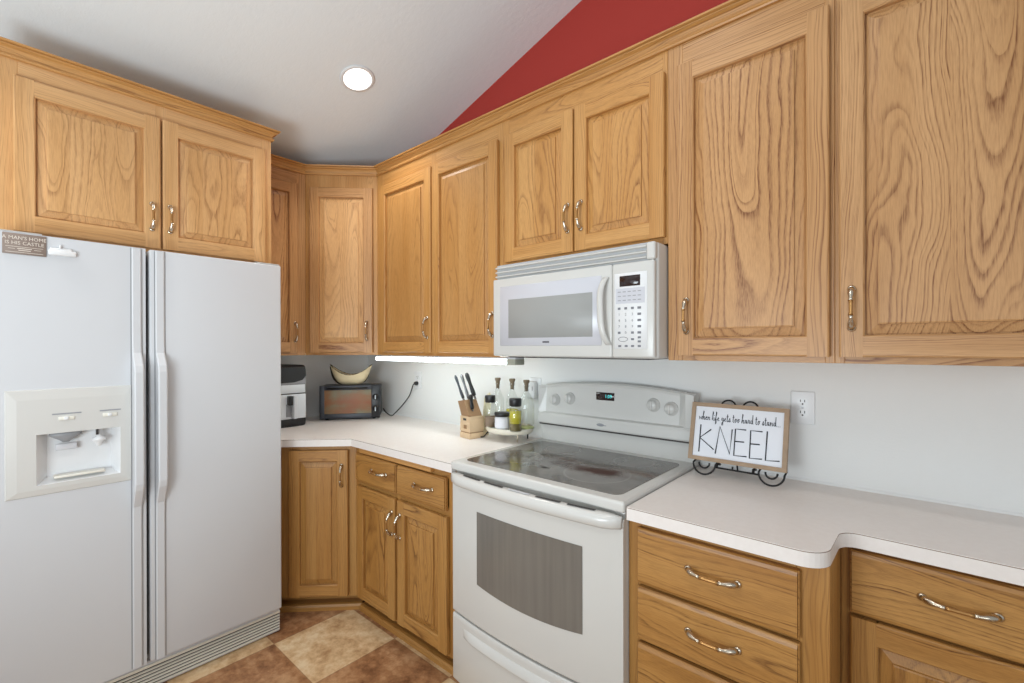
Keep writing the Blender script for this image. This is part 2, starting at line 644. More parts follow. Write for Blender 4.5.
def text_into(mb, body, size, place, m, align='CENTER', shear=0.0, sx=1.0, depth=0.0006):
    """Flat lettering: place(u, v, w) maps text-plane metres (w = out of the face) to a point."""
    cu = bpy.data.curves.new('lettering', 'FONT')
    cu.body = body
    cu.size = size
    cu.align_x = align
    cu.align_y = 'CENTER'
    cu.shear = shear
    cu.resolution_u = 2
    ob = bpy.data.objects.new('lettering', cu)
    COL.objects.link(ob)
    dg = bpy.context.evaluated_depsgraph_get()
    me = bpy.data.meshes.new_from_object(ob.evaluated_get(dg))
    mb.add([tuple(place(v.co.x * sx, v.co.y, depth)) for v in me.vertices], [list(p.vertices) for p in me.polygons], m)
    bpy.data.objects.remove(ob)
    bpy.data.curves.remove(cu)
    bpy.data.meshes.remove(me)


# ------------------------------------------------------------------ the room
CEIL0, CEILS = 2.469, 0.309           # the ceiling rises from the fridge wall


def ceil_z(x):
    return CEIL0 + CEILS * x


X1, Y1 = 5.6, -5.2
mb = MB()
mb.add([(-0.1, 0.1, 0), (X1, 0.1, 0), (X1, Y1, 0), (-0.1, Y1, 0), (-0.1, 0.1, -0.05), (X1, 0.1, -0.05), (X1, Y1, -0.05), (-0.1, Y1, -0.05)],
       [[0, 1, 2, 3], [4, 5, 6, 7], [0, 1, 5, 4], [1, 2, 6, 5], [2, 3, 7, 6], [3, 0, 4, 7]], 'floor')
struct(mb.build('floor'))
mb = MB()
vs = []
for y in (Y1, 0.1):
    vs += [(-0.1, y, ceil_z(-0.1)), (X1, y, ceil_z(X1)), (X1, y, ceil_z(X1) + 0.06), (-0.1, y, ceil_z(-0.1) + 0.06)]
mb.add(vs, [[0, 1, 2, 3], [4, 5, 6, 7], [0, 1, 5, 4], [1, 2, 6, 5], [2, 3, 7, 6], [3, 0, 4, 7]], 'ceiling')
struct(mb.build('ceiling'))
mb = MB()
mb.box(-0.1, 0.0, Y1, 0.1, 0.0, ceil_z(0) - 0.004, 'wall')
struct(mb.build('wall_fridge_side'))
ZRED = 2.40
mb = MB()
mb.box(0.0, X1, 0.0, 0.1, 0.0, ZRED, 'wall')
vs = [(x, y, z) for y in (0.0, 0.1) for (x, z) in ((0.0, ZRED), (X1, ZRED), (X1, ceil_z(X1)), (0.0, ceil_z(0)))]
mb.add(vs, [[0, 1, 2, 3], [4, 5, 6, 7], [0, 1, 5, 4], [1, 2, 6, 5], [2, 3, 7, 6], [3, 0, 4, 7]], 'wall_red')
struct(mb.build('wall_range_side'))


# ------------------------------------------------------------------ cabinet parts (local frame: x along, y into the wall, z up from base)
def pull(parent, x, z, yf, vertical=True, L=0.106, grip='brass'):
    """An arched cabinet pull: flared nickel ends and a slim turned grip."""
    mb = MB()
    ring = []
    n = 17
    for i in range(n):
        u = -1 + 2 * i / (n - 1)
        off = 0.004 + 0.026 * (1 - abs(u) ** 3.2)
        ring.append((u * L / 2, off))
    pts = [(x, yf - o, z + u) if vertical else (x + u, yf - o, z) for u, o in ring]
    rad = [0.0075, 0.0085, 0.0080, 0.0058, 0.0046, 0.0060, 0.0048, 0.0044, 0.0046, 0.0044, 0.0048, 0.0060, 0.0046, 0.0058, 0.0080, 0.0085, 0.0075]
    mb.tube(pts[:6], rad[:6], 'chrome', 10)
    mb.tube(pts[11:], rad[11:], 'chrome', 10)
    mb.tube(pts[5:12], rad[5:12], grip, 10)
    for u in (-L / 2, L / 2):
        c = (x, yf - 0.003, z + u) if vertical else (x + u, yf - 0.003, z)
        mb.lathe([(0.0001, -0.004), (0.008, -0.003), (0.0105, 0.001), (0.010, 0.003)], c, 'chrome', 12, 'y')
    return mb.build('handle', parent)


def raised_panel(parent, x0, x1, z0, z1, yf, mat, seams=1, kind='flat'):
    """The raised centre panel with mitred slopes, glued up from seams+1 boards."""
    prof = [(0.0, 0.016), (0.0045, 0.0165), (0.0055, 0.015), (0.030, 0.0078), (0.0306, 0.0022), (0.0345, 0.001)]
    offs = [p[0] for p in prof]
    Wd, Hd = x1 - x0, z1 - z0

    def h(d):
        for (a, ha), (b, hb) in zip(prof, prof[1:]):
            if d <= b:
                return ha + (hb - ha) * (d - a) / (b - a)
        return prof[-1][1]
    us = offs + [Wd - o for o in offs[::-1]]
    cuts = sorted(Wd * (i + 1) / (seams + 1) + RND.uniform(-0.02, 0.02) for i in range(seams))
    cuts = [c for c in cuts if 0.045 < c < Wd - 0.045]
    us = sorted(us + cuts)
    zs = offs + [Hd - o for o in offs[::-1]]
    mb = MB()
    gf = [board('z', 'x', kind) for _ in range(len(cuts) + 1)]
    for i in range(len(us) - 1):
        b = sum(1 for c in cuts if c <= us[i] + 1e-6)
        g = gf[b]
        ctr = ((x0 + x1) / 2, 0, (z0 + z1) / 2)
        gg = (lambda f, c: (lambda p, _: f(p, c)))(g, (x0 + Wd * (b + 0.5) / (len(cuts) + 1), yf, ctr[2]))
        for j in range(len(zs) - 1):
            q = []
            for (u, w) in ((us[i], zs[j]), (us[i + 1], zs[j]), (us[i + 1], zs[j + 1]), (us[i], zs[j + 1])):
                d = min(u, Wd - u, w, Hd - w)
                q.append((x0 + u, yf + h(max(d, 0)), z0 + w))
            lo_i = i < len(offs) - 1
            hi_i = us[i] >= Wd - offs[-1] - 1e-6
            lo_j = j < len(offs) - 1
            hi_j = zs[j] >= Hd - offs[-1] - 1e-6
            if (lo_i and lo_j) or (hi_i and hi_j):
                fs = [[0, 1, 2], [0, 2, 3]]
            elif (hi_i and lo_j) or (lo_i and hi_j):
                fs = [[0, 1, 3], [1, 2, 3]]
            else:
                fs = [[0, 1, 2, 3]]
            mb.add(q, fs, mat, False, gg)
    return mb.build('raised_panel', parent, fix=False)


def edge_prof(a0, a1, yf, th, e_out=0.005, e_in=0.0035, out_low=True):
    """Cross-section (across, depth) of a door member with an eased outer edge and a beaded inner edge."""
    if out_low:
        return [(a0, yf + th), (a0, yf + e_out), (a0 + e_out * 0.35, yf + e_out * 0.35), (a0 + e_out, yf), (a1 - e_in, yf), (a1, yf + e_in), (a1, yf + th)]
    return [(a0, yf + th), (a0, yf + e_in), (a0 + e_in, yf), (a1 - e_out, yf), (a1 - e_out * 0.35, yf + e_out * 0.35), (a1, yf + e_out), (a1, yf + th)]


def door(root, x0, x1, z0, z1, mat='oak', hx=None, hz=None, yf=-0.0225, st=0.057, rl=0.060, seams=1, pmat=None, kind='flat'):
    th = 0.019
    mb = MB()
    mb.prism(edge_prof(x0, x0 + st, yf, th), 'z', z0, z1, mat, board('z', 'x'))
    mb.prism(edge_prof(x1 - st, x1, yf, th, out_low=False), 'z', z0, z1, mat, board('z', 'x'))
    for a, b, low in ((z0, z0 + rl, True), (z1 - rl, z1, False)):
        pr = [(d, w) for (w, d) in edge_prof(a, b, yf, th, out_low=low)]
        mb.prism(pr, 'x', x0 + st - 0.0034, x1 - st + 0.0034, mat, board('x', 'z', RND.choice(('rift', 'flat'))))
    d = mb.build('door', root)
    raised_panel(d, x0 + st - 0.002, x1 - st + 0.002, z0 + rl - 0.002, z1 - rl + 0.002, yf, pmat or mat, seams, kind)
    if hx is not None:
        pull(d, hx, hz, yf)
    return d


def drawer(root, x0, x1, z0, z1, mat='oak_base', hx=None, hz=None, yf=-0.0225, kind='flat', grip='brass'):
    mb = MB()
    g = board('x', 'z', kind)
    e = 0.009
    pr = [(yf + 0.019, z0), (yf + e * 0.8, z0), (yf + e * 0.3, z0 + e * 0.4), (yf, z0 + e * 1.4), (yf, z1 - e * 1.4), (yf + e * 0.3, z1 - e * 0.4), (yf + e * 0.8, z1), (yf + 0.019, z1)]
    mb.prism(pr, 'x', x0 + 0.004, x1 - 0.004, mat, g)
    mb.box(x0, x0 + 0.0045, yf + 0.005, yf + 0.019, z0, z1, mat, 0.0015, 1, g, False)
    mb.box(x1 - 0.0045, x1, yf + 0.005, yf + 0.019, z0, z1, mat, 0.0015, 1, g, False)
    d = mb.build('drawer', root)
    if hx is not None:
        pull(d, hx, hz if hz is not None else (z0 + z1) / 2, yf, False, 0.125, grip)
    return d


def face_frame(root, w, z0, z1, stiles, rails, mat, depth=0.019):
    """stiles: [(x0, x1)], rails: [(x0, x1, za, zb)]"""
    mb = MB()
    for a, b in stiles:
        mb.box(a, b, 0.0, depth, z0, z1, mat, 0.0012, 1, board('z', 'x'), False)
    for a, b, c, d in rails:
        mb.box(a, b, 0.0004, depth, c, d, mat, 0.0008, 1, board('x', 'z', RND.choice(('rift', 'flat'))), False)
    return mb.build('face_frame', root)


def carcass(root, w, z0, z1, depth, mat='oak_plain'):
    """Two side panels, top, bottom and back as one box body behind the frame."""
    mb = MB()
    y0 = 0.0185
    for a, b in ((0.0, 0.016), (w - 0.016, w)):
        mb.box(a, b, y0, depth - 0.001, z0, z1, mat, 0.0, 1, board('z', 'y'))
    mb.box(0.016, w - 0.016, y0, depth - 0.001, z0 + 0.012, z0 + 0.024, mat, 0.0, 1, board('x', 'y'))
    mb.box(0.016, w - 0.016, y0, depth - 0.001, z1 - 0.016, z1, mat, 0.0, 1, board('x', 'y'))
    mb.box(0.016, w - 0.016, depth - 0.012, depth - 0.001, z0 + 0.024, z1 - 0.016, mat, 0.0, 1, board('z', 'x'))
    return mb.build('cabinet_box', root)


UZ0, UZ1 = 1.338, 2.447               # wall cabinets, bottom and top of the frames
DZ0, DZ1 = 1.356 - UZ0, 2.344 - UZ0
HZ = 1.489 - UZ0
FY = -0.311


def wall_cabinet(label, x0, x1, doors, z0=UZ0, mat='oak', pmat=None, hz=HZ, dz=(DZ0, DZ1), seams=1, mid=None):
    root = thing('wall_cabinet', label, 'cabinet', (x0, FY, z0), 0.0, 'oak wall cabinets')
    w = x1 - x0
    H = UZ1 - z0
    sl, sr = doors[0][0] - x0 + 0.012, x1 - doors[-1][1] + 0.012
    st = [(0.0, sl), (w - sr, w)]
    if mid:
        st.append((mid - x0 - 0.02, mid - x0 + 0.02))
    face_frame(root, w, 0.0, H, st, [(sl, w - sr, dz[1] - 0.012, H), (sl, w - sr, 0.0, dz[0] + 0.016)], mat)
    carcass(root, w, 0.0, H, 0.311)
    for (a, b, hx) in doors:
        door(root, a - x0, b - x0, dz[0], dz[1], mat, hx - x0, hz, seams=seams, pmat=pmat)
    return root


wall_cabinet('tall honey oak two-door wall cabinet over the knife block and bottles', 0.6135, 1.6495,
             [(0.664, 1.143, 1.1175), (1.155, 1.625, 1.597)], mat='oak', pmat='oak_plain', mid=1.149)
wall_cabinet('short two-door oak wall cabinet directly above the white microwave', 1.650, 2.4255,
             [(1.672, 2.0405, 2.0185), (2.0475, 2.420, 2.0815)], z0=1.748, hz=1.907 - 1.748, dz=(1.770 - 1.748, 2.345 - 1.748), mat='oak')
wall_cabinet('single-door oak wall cabinet with bold wavy grain above the KNEEL sign', 2.426, 2.9075,
             [(2.465, 2.897, 2.498)], mat='oak_bold', pmat='oak_bold', seams=0)
wall_cabinet('single-door oak wall cabinet with knotty two-board panel above the desk-height drawer end of the counter', 2.908, 3.376,
             [(2.919, 3.351, 2.948)], mat='oak_fine', pmat='oak_fine', seams=1)

# the diagonal corner wall cabinet
DW = 0.302 * sqrt(2)
root = thing('corner_wall_cabinet', 'diagonal corner oak wall cabinet with one narrow door above the toaster oven', 'cabinet', (0.311, -0.613, UZ0), radians(45), 'oak wall cabinets')
Hh = UZ1 - UZ0
face_frame(root, DW, 0, Hh, [(0.0, 0.042), (DW - 0.036, DW)], [(0.042, DW - 0.036, DZ1 - 0.012, Hh), (0.042, DW - 0.036, 0.0, DZ0 + 0.016)], 'oak')
door(root, 0.029, 0.402, DZ0 - 0.003, DZ1 + 0.002, 'oak_bold', 0.402 - 0.035, 1.484 - UZ0, pmat='oak_pale')
mb = MB()
inv = Matrix.Translation(Vector((0.311, -0.613, 0))) @ Matrix.Rotation(radians(45), 4, 'Z')
inv = inv.inverted()
outl = [(0.002, -0.002), (0.002, -0.6125), (0.3105, -0.6125), (0.328, -0.5975), (0.5975, -0.328), (0.6125, -0.3105), (0.6125, -0.002)]
pts = [tuple((inv @ Vector((x, y, 0)))[:2]) for x, y in outl]
mb.poly(pts, 0.012, Hh, 'oak_plain', grain=board('z', 'x'))
mb.build('cabinet_box', root)

# narrow wall cabinet between the fridge cabinet and the corner
root = thing('narrow_wall_cabinet', 'narrow oak wall cabinet half hidden behind the fridge, above the air fryer', 'cabinet', (0.311, -0.933, UZ0), radians(90), 'oak wall cabinets')
face_frame(root, 0.3195, 0, Hh, [(0.0, 0.03), (0.3195 - 0.05, 0.3195)], [(0.03, 0.27, DZ1 - 0.012, Hh), (0.03, 0.27, 0.0, DZ0 + 0.016)], 'oak_bold')
carcass(root, 0.3195, 0, Hh, 0.31)
door(root, 0.012, 0.266, DZ0, DZ1 + 0.008, 'oak_bold', 0.266 - 0.017, 1.475 - UZ0, st=0.05, seams=0)

# deep cabinet over the fridge
FX = 0.630
FZ0 = 1.793
root = thing('fridge_top_cabinet', 'deep two-door oak cabinet set above the white refrigerator', 'cabinet', (FX, -1.885, FZ0), radians(90), 'oak wall cabinets')
fw = -0.934 + 1.885
fh = UZ1 - FZ0
face_frame(root, fw, 0, fh, [(0.0, 0.078), (fw - 0.046, fw), (0.48, 0.52)], [(0.078, fw - 0.046, 2.352 - FZ0, fh), (0.078, fw - 0.046, 0.0, 0.032)], 'oak_pale')
carcass(root, fw, 0, fh, FX - 0.002)
for a, b, hx in ((-1.8195, -1.3905, -1.4215), (-1.3835, -0.968, -1.3585)):
    door(root, a + 1.885, b + 1.885, 1.808 - FZ0, 2.362 - FZ0, 'oak_pale', hx + 1.885, 1.939 - FZ0, pmat='oak_pale', seams=2)


# crown moulding: profile (out from the face, height) swept with mitred corners
def crown(label, path, ends=(None, None)):
    prof = [(0.0, 2.425), (0.009, 2.426), (0.012, 2.431), (0.010, 2.437), (0.004, 2.4395), (0.006, 2.448), (0.013, 2.457), (0.025, 2.4625), (0.0255, 2.4665), (0.022, 2.4685), (0.033, 2.4705), (0.035, 2.4755), (0.032, 2.478), (0.0, 2.478)]
    n = len(path)
    nor = []
    for i in range(n - 1):
        d = Vector((path[i + 1][0] - path[i][0], path[i + 1][1] - path[i][1])).normalized()
        nor.append(Vector((d.y, -d.x)))          # outward for a path walked with the room on its outer side
    rings = []
    for i in range(n):
        if i == 0:
            m = nor[0]
        elif i == n - 1:
            m = nor[-1]
        else:
            m = (nor[i - 1] + nor[i])
            m = m / (m.dot(nor[i]))
        rings.append([(path[i][0] + m.x * o, path[i][1] + m.y * o, z) for o, z in prof])
    mb = MB()
    k = len(prof)
    for i in range(n - 1):
        d = Vector((path[i + 1][0] - path[i][0], path[i + 1][1] - path[i][1])).normalized()
        a0, dd, go = RND.uniform(0.15, 0.3), RND.uniform(0.05, 0.1), RND.uniform(2, 60)

        def g(p, c, d=d, a0=a0, dd=dd, go=go):
            al = p[0] * d.x + p[1] * d.y
            ac = -p[0] * d.y + p[1] * d.x
            return (p[2] - 2.45 + a0, ac + dd - int(ac), al + go)
        vs = rings[i] + rings[i + 1]
        fs = [[j, (j + 1) % k, k + (j + 1) % k, k + j] for j in range(k)]
        if i == 0:
            fs.append(list(range(k))[::-1])
        if i == n - 2:
            fs.append(list(range(k, 2 * k)))
        mb.add(vs, fs, 'oak', False, g)
    o = mb.build('crown_moulding', world=True, loc=(path[0][0], path[0][1], 2.426))
    return tag(o, label, 'moulding')


crown('oak crown moulding along the corner and range-side wall cabinets', [(0.311, -0.934), (0.311, -0.613), (0.613, -0.311), (3.376, -0.311)])
crown('oak crown moulding capping the deep cabinet above the refrigerator', [(FX, -1.885), (FX, -0.934), (0.352, -0.934)])

# ------------------------------------------------------------------ base cabinets
BZ0, BZ1 = 0.085, 0.876
BY = -0.610


def toe_board(root, pts):
    """A shallow toe board with a rounded shoe moulding, along plan points in the root's frame."""
    mb = MB()
    (xa, ya), (xb, yb) = pts
    mb.box(xa, xb, ya + 0.052, ya + 0.07, 0.0, BZ0 + 0.002, 'oak_base', 0, 1, board('x', 'z'))
    pr = [(ya - 0.006, 0.0), (ya - 0.0065, 0.020), (ya - 0.001, 0.030), (ya + 0.0125, 0.034), (ya + 0.0525, 0.034), (ya + 0.0525, 0.0)]
    mb.prism(pr, 'x', xa, xb, 'oak_base', board('x', 'z'))
    return mb.build('toe_kick', root)


def base_box(root, w, depth, z1=BZ1):
    mb = MB()
    for a, b in ((0.0, 0.016), (w - 0.016, w)):
        mb.box(a, b, 0.0185, depth - 0.002, BZ0, z1 - 0.0005, 'oak_base', 0, 1, board('z', 'y'))
    mb.box(0.016, w - 0.016, 0.0185, depth - 0.002, BZ0 + 0.01, BZ0 + 0.025, 'oak_base', 0, 1, board('x', 'y'))
    mb.box(0.016, w - 0.016, depth - 0.014, depth - 0.002, BZ0 + 0.025, z1 - 0.0005, 'oak_base', 0, 1, board('z', 'x'))
    return mb.build('cabinet_box', root)


# two-door, two-drawer base between the corner and the range
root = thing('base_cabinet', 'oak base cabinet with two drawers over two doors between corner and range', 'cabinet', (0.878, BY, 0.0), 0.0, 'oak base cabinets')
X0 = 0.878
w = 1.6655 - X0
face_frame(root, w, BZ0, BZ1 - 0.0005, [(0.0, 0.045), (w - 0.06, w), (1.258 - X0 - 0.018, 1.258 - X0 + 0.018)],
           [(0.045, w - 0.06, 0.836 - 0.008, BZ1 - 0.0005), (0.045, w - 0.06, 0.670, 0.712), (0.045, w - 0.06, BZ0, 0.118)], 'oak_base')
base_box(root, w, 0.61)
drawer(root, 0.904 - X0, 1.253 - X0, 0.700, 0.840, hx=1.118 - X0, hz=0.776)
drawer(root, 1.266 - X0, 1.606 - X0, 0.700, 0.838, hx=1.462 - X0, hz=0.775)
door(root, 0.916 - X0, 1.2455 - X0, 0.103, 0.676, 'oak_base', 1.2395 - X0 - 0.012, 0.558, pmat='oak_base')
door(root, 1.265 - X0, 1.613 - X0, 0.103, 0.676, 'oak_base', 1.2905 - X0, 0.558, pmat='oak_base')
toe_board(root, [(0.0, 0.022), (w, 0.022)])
mb = MB()
mb.box(0.942 - X0, 1.513 - X0, -0.024, 0.3, 0.847, 0.871, 'oak', 0.004, 2, board('x', 'z'), False)
mb.build('pull_out_board', root)

# diagonal corner base
CW = 0.268 * sqrt(2)
root = thing('corner_base_cabinet', 'diagonal corner oak base cabinet with one full-height door beside the fridge', 'cabinet', (0.610, -0.878, 0.0), radians(45), 'oak base cabinets')
face_frame(root, CW, BZ0, BZ1 - 0.0005, [(0.0, 0.05), (CW - 0.048, CW)], [(0.05, CW - 0.048, 0.84, BZ1 - 0.0005), (0.05, CW - 0.048, BZ0, 0.115)], 'oak_base')
door(root, 0.040, CW - 0.038, 0.097, 0.853, 'oak_base', CW - 0.038 - 0.032, 0.722, pmat='oak_base', seams=1, kind='rift')
toe_board(root, [(-0.04, 0.026), (CW + 0.02, 0.026)])
inv = (Matrix.Translation(Vector((0.610, -0.878, 0))) @ Matrix.Rotation(radians(45), 4, 'Z')).inverted()
outl = [(0.002, -0.002), (0.002, -0.932), (0.6095, -0.932), (0.6095, -0.877), (0.625, -0.86), (0.86, -0.625), (0.8775, -0.61), (0.8775, -0.002)]
mb = MB()
mb.poly([tuple((inv @ Vector((x, y, 0)))[:2]) for x, y in outl], BZ0 + 0.01, BZ1 - 0.0005, 'oak_base', grain=board('z', 'x'))
mb.build('cabinet_box', root)

# drawer stack beside the range
X0 = 2.4255
w = 2.930 - X0
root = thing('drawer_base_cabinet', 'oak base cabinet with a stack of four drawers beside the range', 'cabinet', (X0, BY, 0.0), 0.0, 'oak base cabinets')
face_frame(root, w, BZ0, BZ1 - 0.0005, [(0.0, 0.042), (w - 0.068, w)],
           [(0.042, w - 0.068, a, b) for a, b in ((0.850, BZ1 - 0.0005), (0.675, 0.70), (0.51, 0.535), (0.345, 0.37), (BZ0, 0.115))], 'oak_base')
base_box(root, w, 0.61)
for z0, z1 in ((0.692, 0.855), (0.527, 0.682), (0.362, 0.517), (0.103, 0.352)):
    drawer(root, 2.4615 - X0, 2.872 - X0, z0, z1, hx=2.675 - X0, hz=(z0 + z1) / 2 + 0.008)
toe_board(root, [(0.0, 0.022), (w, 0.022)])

# shallower end run
X0 = 2.9305
DY = -0.405
w = 3.39 - X0
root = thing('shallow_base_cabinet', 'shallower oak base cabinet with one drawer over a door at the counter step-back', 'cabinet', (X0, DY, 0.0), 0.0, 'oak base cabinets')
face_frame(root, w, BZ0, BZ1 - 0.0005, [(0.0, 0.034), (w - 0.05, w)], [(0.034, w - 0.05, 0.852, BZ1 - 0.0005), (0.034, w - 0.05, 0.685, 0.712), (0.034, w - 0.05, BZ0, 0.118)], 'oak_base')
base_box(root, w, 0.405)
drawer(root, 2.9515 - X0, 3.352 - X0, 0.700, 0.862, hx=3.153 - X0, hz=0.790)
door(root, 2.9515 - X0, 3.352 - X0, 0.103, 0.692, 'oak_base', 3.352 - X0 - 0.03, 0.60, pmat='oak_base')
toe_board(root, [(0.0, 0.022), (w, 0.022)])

# ------------------------------------------------------------------ worktops
def arc(cx, cy, r, a0, a1, n=8):
    return [(cx + r * cos(radians(a0 + (a1 - a0) * i / n)), cy + r * sin(radians(a0 + (a1 - a0) * i / n))) for i in range(n + 1)]


CZ0, CZ1 = 0.876, 0.914
mb = MB()
mb.poly([(0.001, -0.001), (0.001, -0.934), (0.648, -0.934), (0.648, -0.891), (0.891, -0.648), (1.667, -0.648), (1.667, -0.001)], CZ0, CZ1, 'laminate', band='seam')
o = mb.build('worktop', world=True, loc=(0.8, -0.4, CZ0))
tag(o, 'pale laminate worktop wrapping the corner from fridge to range', 'worktop')
mb = MB()
outl = [(2.438, -0.001), (2.438, -0.648)] + arc(2.872, -0.590, 0.058, 270, 360) + arc(2.974, -0.484, 0.041, 180, 90) + [(3.40, -0.443), (3.40, -0.001)]
mb.poly(outl, CZ0, CZ1, 'laminate', band='seam')
o = mb.build('worktop', world=True, loc=(2.9, -0.3, CZ0))
tag(o, 'pale laminate worktop with rounded step-back under the KNEEL sign', 'worktop')
mb = MB()
mb.prism([(-0.008, CZ1), (-0.0005, CZ1), (-0.0005, CZ1 + 0.008)], 'x', 0.01, 1.666, 'trim_white')
mb.prism([(-0.008, CZ1), (-0.0005, CZ1), (-0.0005, CZ1 + 0.008)], 'x', 2.44, 3.40, 'trim_white')
o = mb.build('trim_1', world=True, loc=(1.5, -0.004, CZ1))
struct(o)

# ------------------------------------------------------------------ refrigerator (world coordinates)
def vbar(mb, y0, y1, path, m):
    """A vertical strip whose front follows path [(z, x)], from the door face x 0.785."""
    n = len(path)
    b = 0.004
    vs = []
    for z, x in path:
        vs += [(0.783, y0, z), (x - b, y0, z), (x, y0 + b, z), (x, y1 - b, z), (x - b, y1, z), (0.783, y1, z)]
    fs = []
    for i in range(n - 1):
        for k in range(6):
            fs.append([i * 6 + k, i * 6 + (k + 1) % 6, (i + 1) * 6 + (k + 1) % 6, (i + 1) * 6 + k])
    fs.append(list(range(6))[::-1])
    fs.append(list(range((n - 1) * 6, n * 6)))
    mb.add(vs, fs, m)


fr = thing('refrigerator', 'white side-by-side refrigerator with ice and water dispenser', 'refrigerator', (0.42, -1.405, 0.0))
mb = MB()
mb.box(0.05, 0.715, -1.858, -0.953, 0.02, 1.765, 'white_app', 0.006, 2)
mb.box(0.715, 0.728, -1.85, -0.96, 0.14, 1.76, 'slot_dark')
mb.build('cabinet_body', fr, True)
D0, D1 = 0.132, 1.777
# freezer door with an opening for the dispenser
mb = MB()
cy0, cy1, cz0, cz1 = -1.772, -1.548, 0.908, 1.084
fx0, fx1 = 0.728, 0.785
ya, yb = -1.860, -1.4685
bv = 0.006
for (a, b, c, d) in ((ya, yb, D0, cz0 - 0.002), (ya, yb, cz1 + 0.002, D1)):
    mb.box(fx0, fx1, a, b, c, d, 'white_app', 0.0)
mb.box(fx0, fx1, ya, cy0 - 0.002, cz0 - 0.002, cz1 + 0.002, 'white_app')
mb.box(fx0, fx1, cy1 + 0.002, yb, cz0 - 0.002, cz1 + 0.002, 'white_app')
fd = mb.build('freezer_door', fr, True)
mb = MB()
mb.box(fx0, fx1, -1.4565, -0.9505, D0, D1, 'white_app', 0.007, 3)
rd = mb.build('fresh_food_door', fr, True)
hp = [(D0 + 0.004, 0.792), (0.70, 0.793), (0.765, 0.796), (0.835, 0.832), (0.86, 0.838), (1.29, 0.838), (1.315, 0.832), (1.365, 0.796), (1.45, 0.793), (D1 - 0.004, 0.792)]
for nm, a, b, par in (('freezer', -1.5125, -1.4825, fd), ('fresh', -1.4385, -1.4085, rd)):
    mb = MB()
    vbar(mb, a, b, hp, 'white_app')
    for y in (a - 0.0035, b + 0.0005):
        mb.box(0.7845, 0.7865, y, y + 0.003, D0 + 0.004, D1 - 0.004, 'grey_plastic')
    mb.build('handle', par, True)
# dispenser surround: a raised tray-like frame with sloping borders
mb = MB()
oy0, oy1, oz0, oz1 = -1.846, -1.513, 0.872, 1.241
iy0, iy1, iz1 = -1.80, -1.548, 1.196


def rect(y0, y1, z0, z1, x):
    return [(x, y0, z0), (x, y1, z0), (x, y1, z1), (x, y0, z1)]


xs = 0.785
rings = [rect(oy0, oy1, oz0, oz1, xs), rect(oy0 + 0.003, oy1 - 0.003, oz0 + 0.003, oz1 - 0.003, xs + 0.005), rect(oy0 + 0.028, oy1 - 0.022, oz0 + 0.022, oz1 - 0.036, xs + 0.008)]
for a, b in zip(rings, rings[1:]):
    mb.add(a + b, [[k, (k + 1) % 4, 4 + (k + 1) % 4, 4 + k] for k in range(4)], 'white_range')
# front plate around the cavity
ry0, ry1, rz0, rz1 = oy0 + 0.028, oy1 - 0.022, oz0 + 0.022, oz1 - 0.036
px = xs + 0.008
for (a, b, c, d) in ((ry0, cy0, rz0, rz1), (cy1, ry1, rz0, rz1), (cy0, cy1, rz0, cz0), (cy0, cy1, cz1, rz1)):
    mb.add(rect(a, b, c, d, px), [[0, 1, 2, 3]], 'white_range')
ds = mb.build('dispenser', fd, True, fix=False)
mb = MB()
bx = 0.734
A = rect(cy0, cy1, cz0, cz1, px)
B = rect(cy0 + 0.03, cy1 - 0.02, cz0 + 0.016, cz1, bx)
mb.add(A + B, [[k, (k + 1) % 4, 4 + (k + 1) % 4, 4 + k] for k in range(4)] + [[4, 5, 6, 7]], 'white_plastic')
mb.build('dispenser_recess', fd, True, fix=False)
mb = MB()
mb.box(0.745, 0.786, -1.728, -1.59, cz0 + 0.013, cz0 + 0.022, 'bisque', 0.003)
mb.build('drip_tray', fd, True)
mb = MB()
mb.lathe([(0.03, 0.0), (0.028, -0.012), (0.012, -0.028), (0.006, -0.036)], (0.764, -1.695, cz1 - 0.002), 'grey_plastic', 16, 'z', True, 0.7, 1.5)
mb.box(0.75, 0.756, -1.722, -1.665, cz1 - 0.068, cz1 - 0.045, 'pale_grey', 0.002)
mb.build('ice_lever', fd, True)
mb = MB()
mb.lathe([(0.010, 0.0), (0.009, -0.028), (0.020, -0.034), (0.020, -0.042), (0.010, -0.05), (0.008, -0.062), (0.004, -0.066)], (0.764, -1.606, cz1 - 0.002), 'white_plastic', 16)
mb.lathe([(0.004, 0.0), (0.004, -0.02)], (0.781, -1.613, cz1 - 0.002), 'slot_dark', 8)
mb.build('water_lever', fd, True)
for (yc, w2) in ((-1.695, 0.038), (-1.577, 0.030)):
    mb = MB()
    mb.box(px - 0.002, px + 0.0012, yc - w2, yc + w2, 1.149, 1.1535, 'grey_plastic')
    mb.box(px - 0.002, px + 0.004, yc - 0.022, yc + 0.020, 1.128, 1.141, 'bisque', 0.002)
    mb.box(px + 0.002, px + 0.009, yc - 0.008, yc + 0.004, 1.129, 1.140, 'white_plastic', 0.002)
    mb.build('selector_switch', fd, True)
mb = MB()
mb.box(0.66, 0.742, -1.852, -0.944, 0.004, 0.118, 'pale_grey', 0.003)
for k in range(6):
    z = 0.012 + k * 0.0133
    mb.prism([(0.7415, z), (0.7485, z + 0.0015), (0.7485, z + 0.0060), (0.7415, z + 0.0080)], 'y', -1.852, -0.946, 'bisque')
    mb.box(0.7405, 0.7432, -1.85, -0.948, z + 0.0081, z + 0.0132, 'slot_dark')
mb.box(0.735, 0.748, -1.852, -0.944, 0.0925, 0.104, 'bisque', 0.002)
mb.build('base_grille', fr, True)
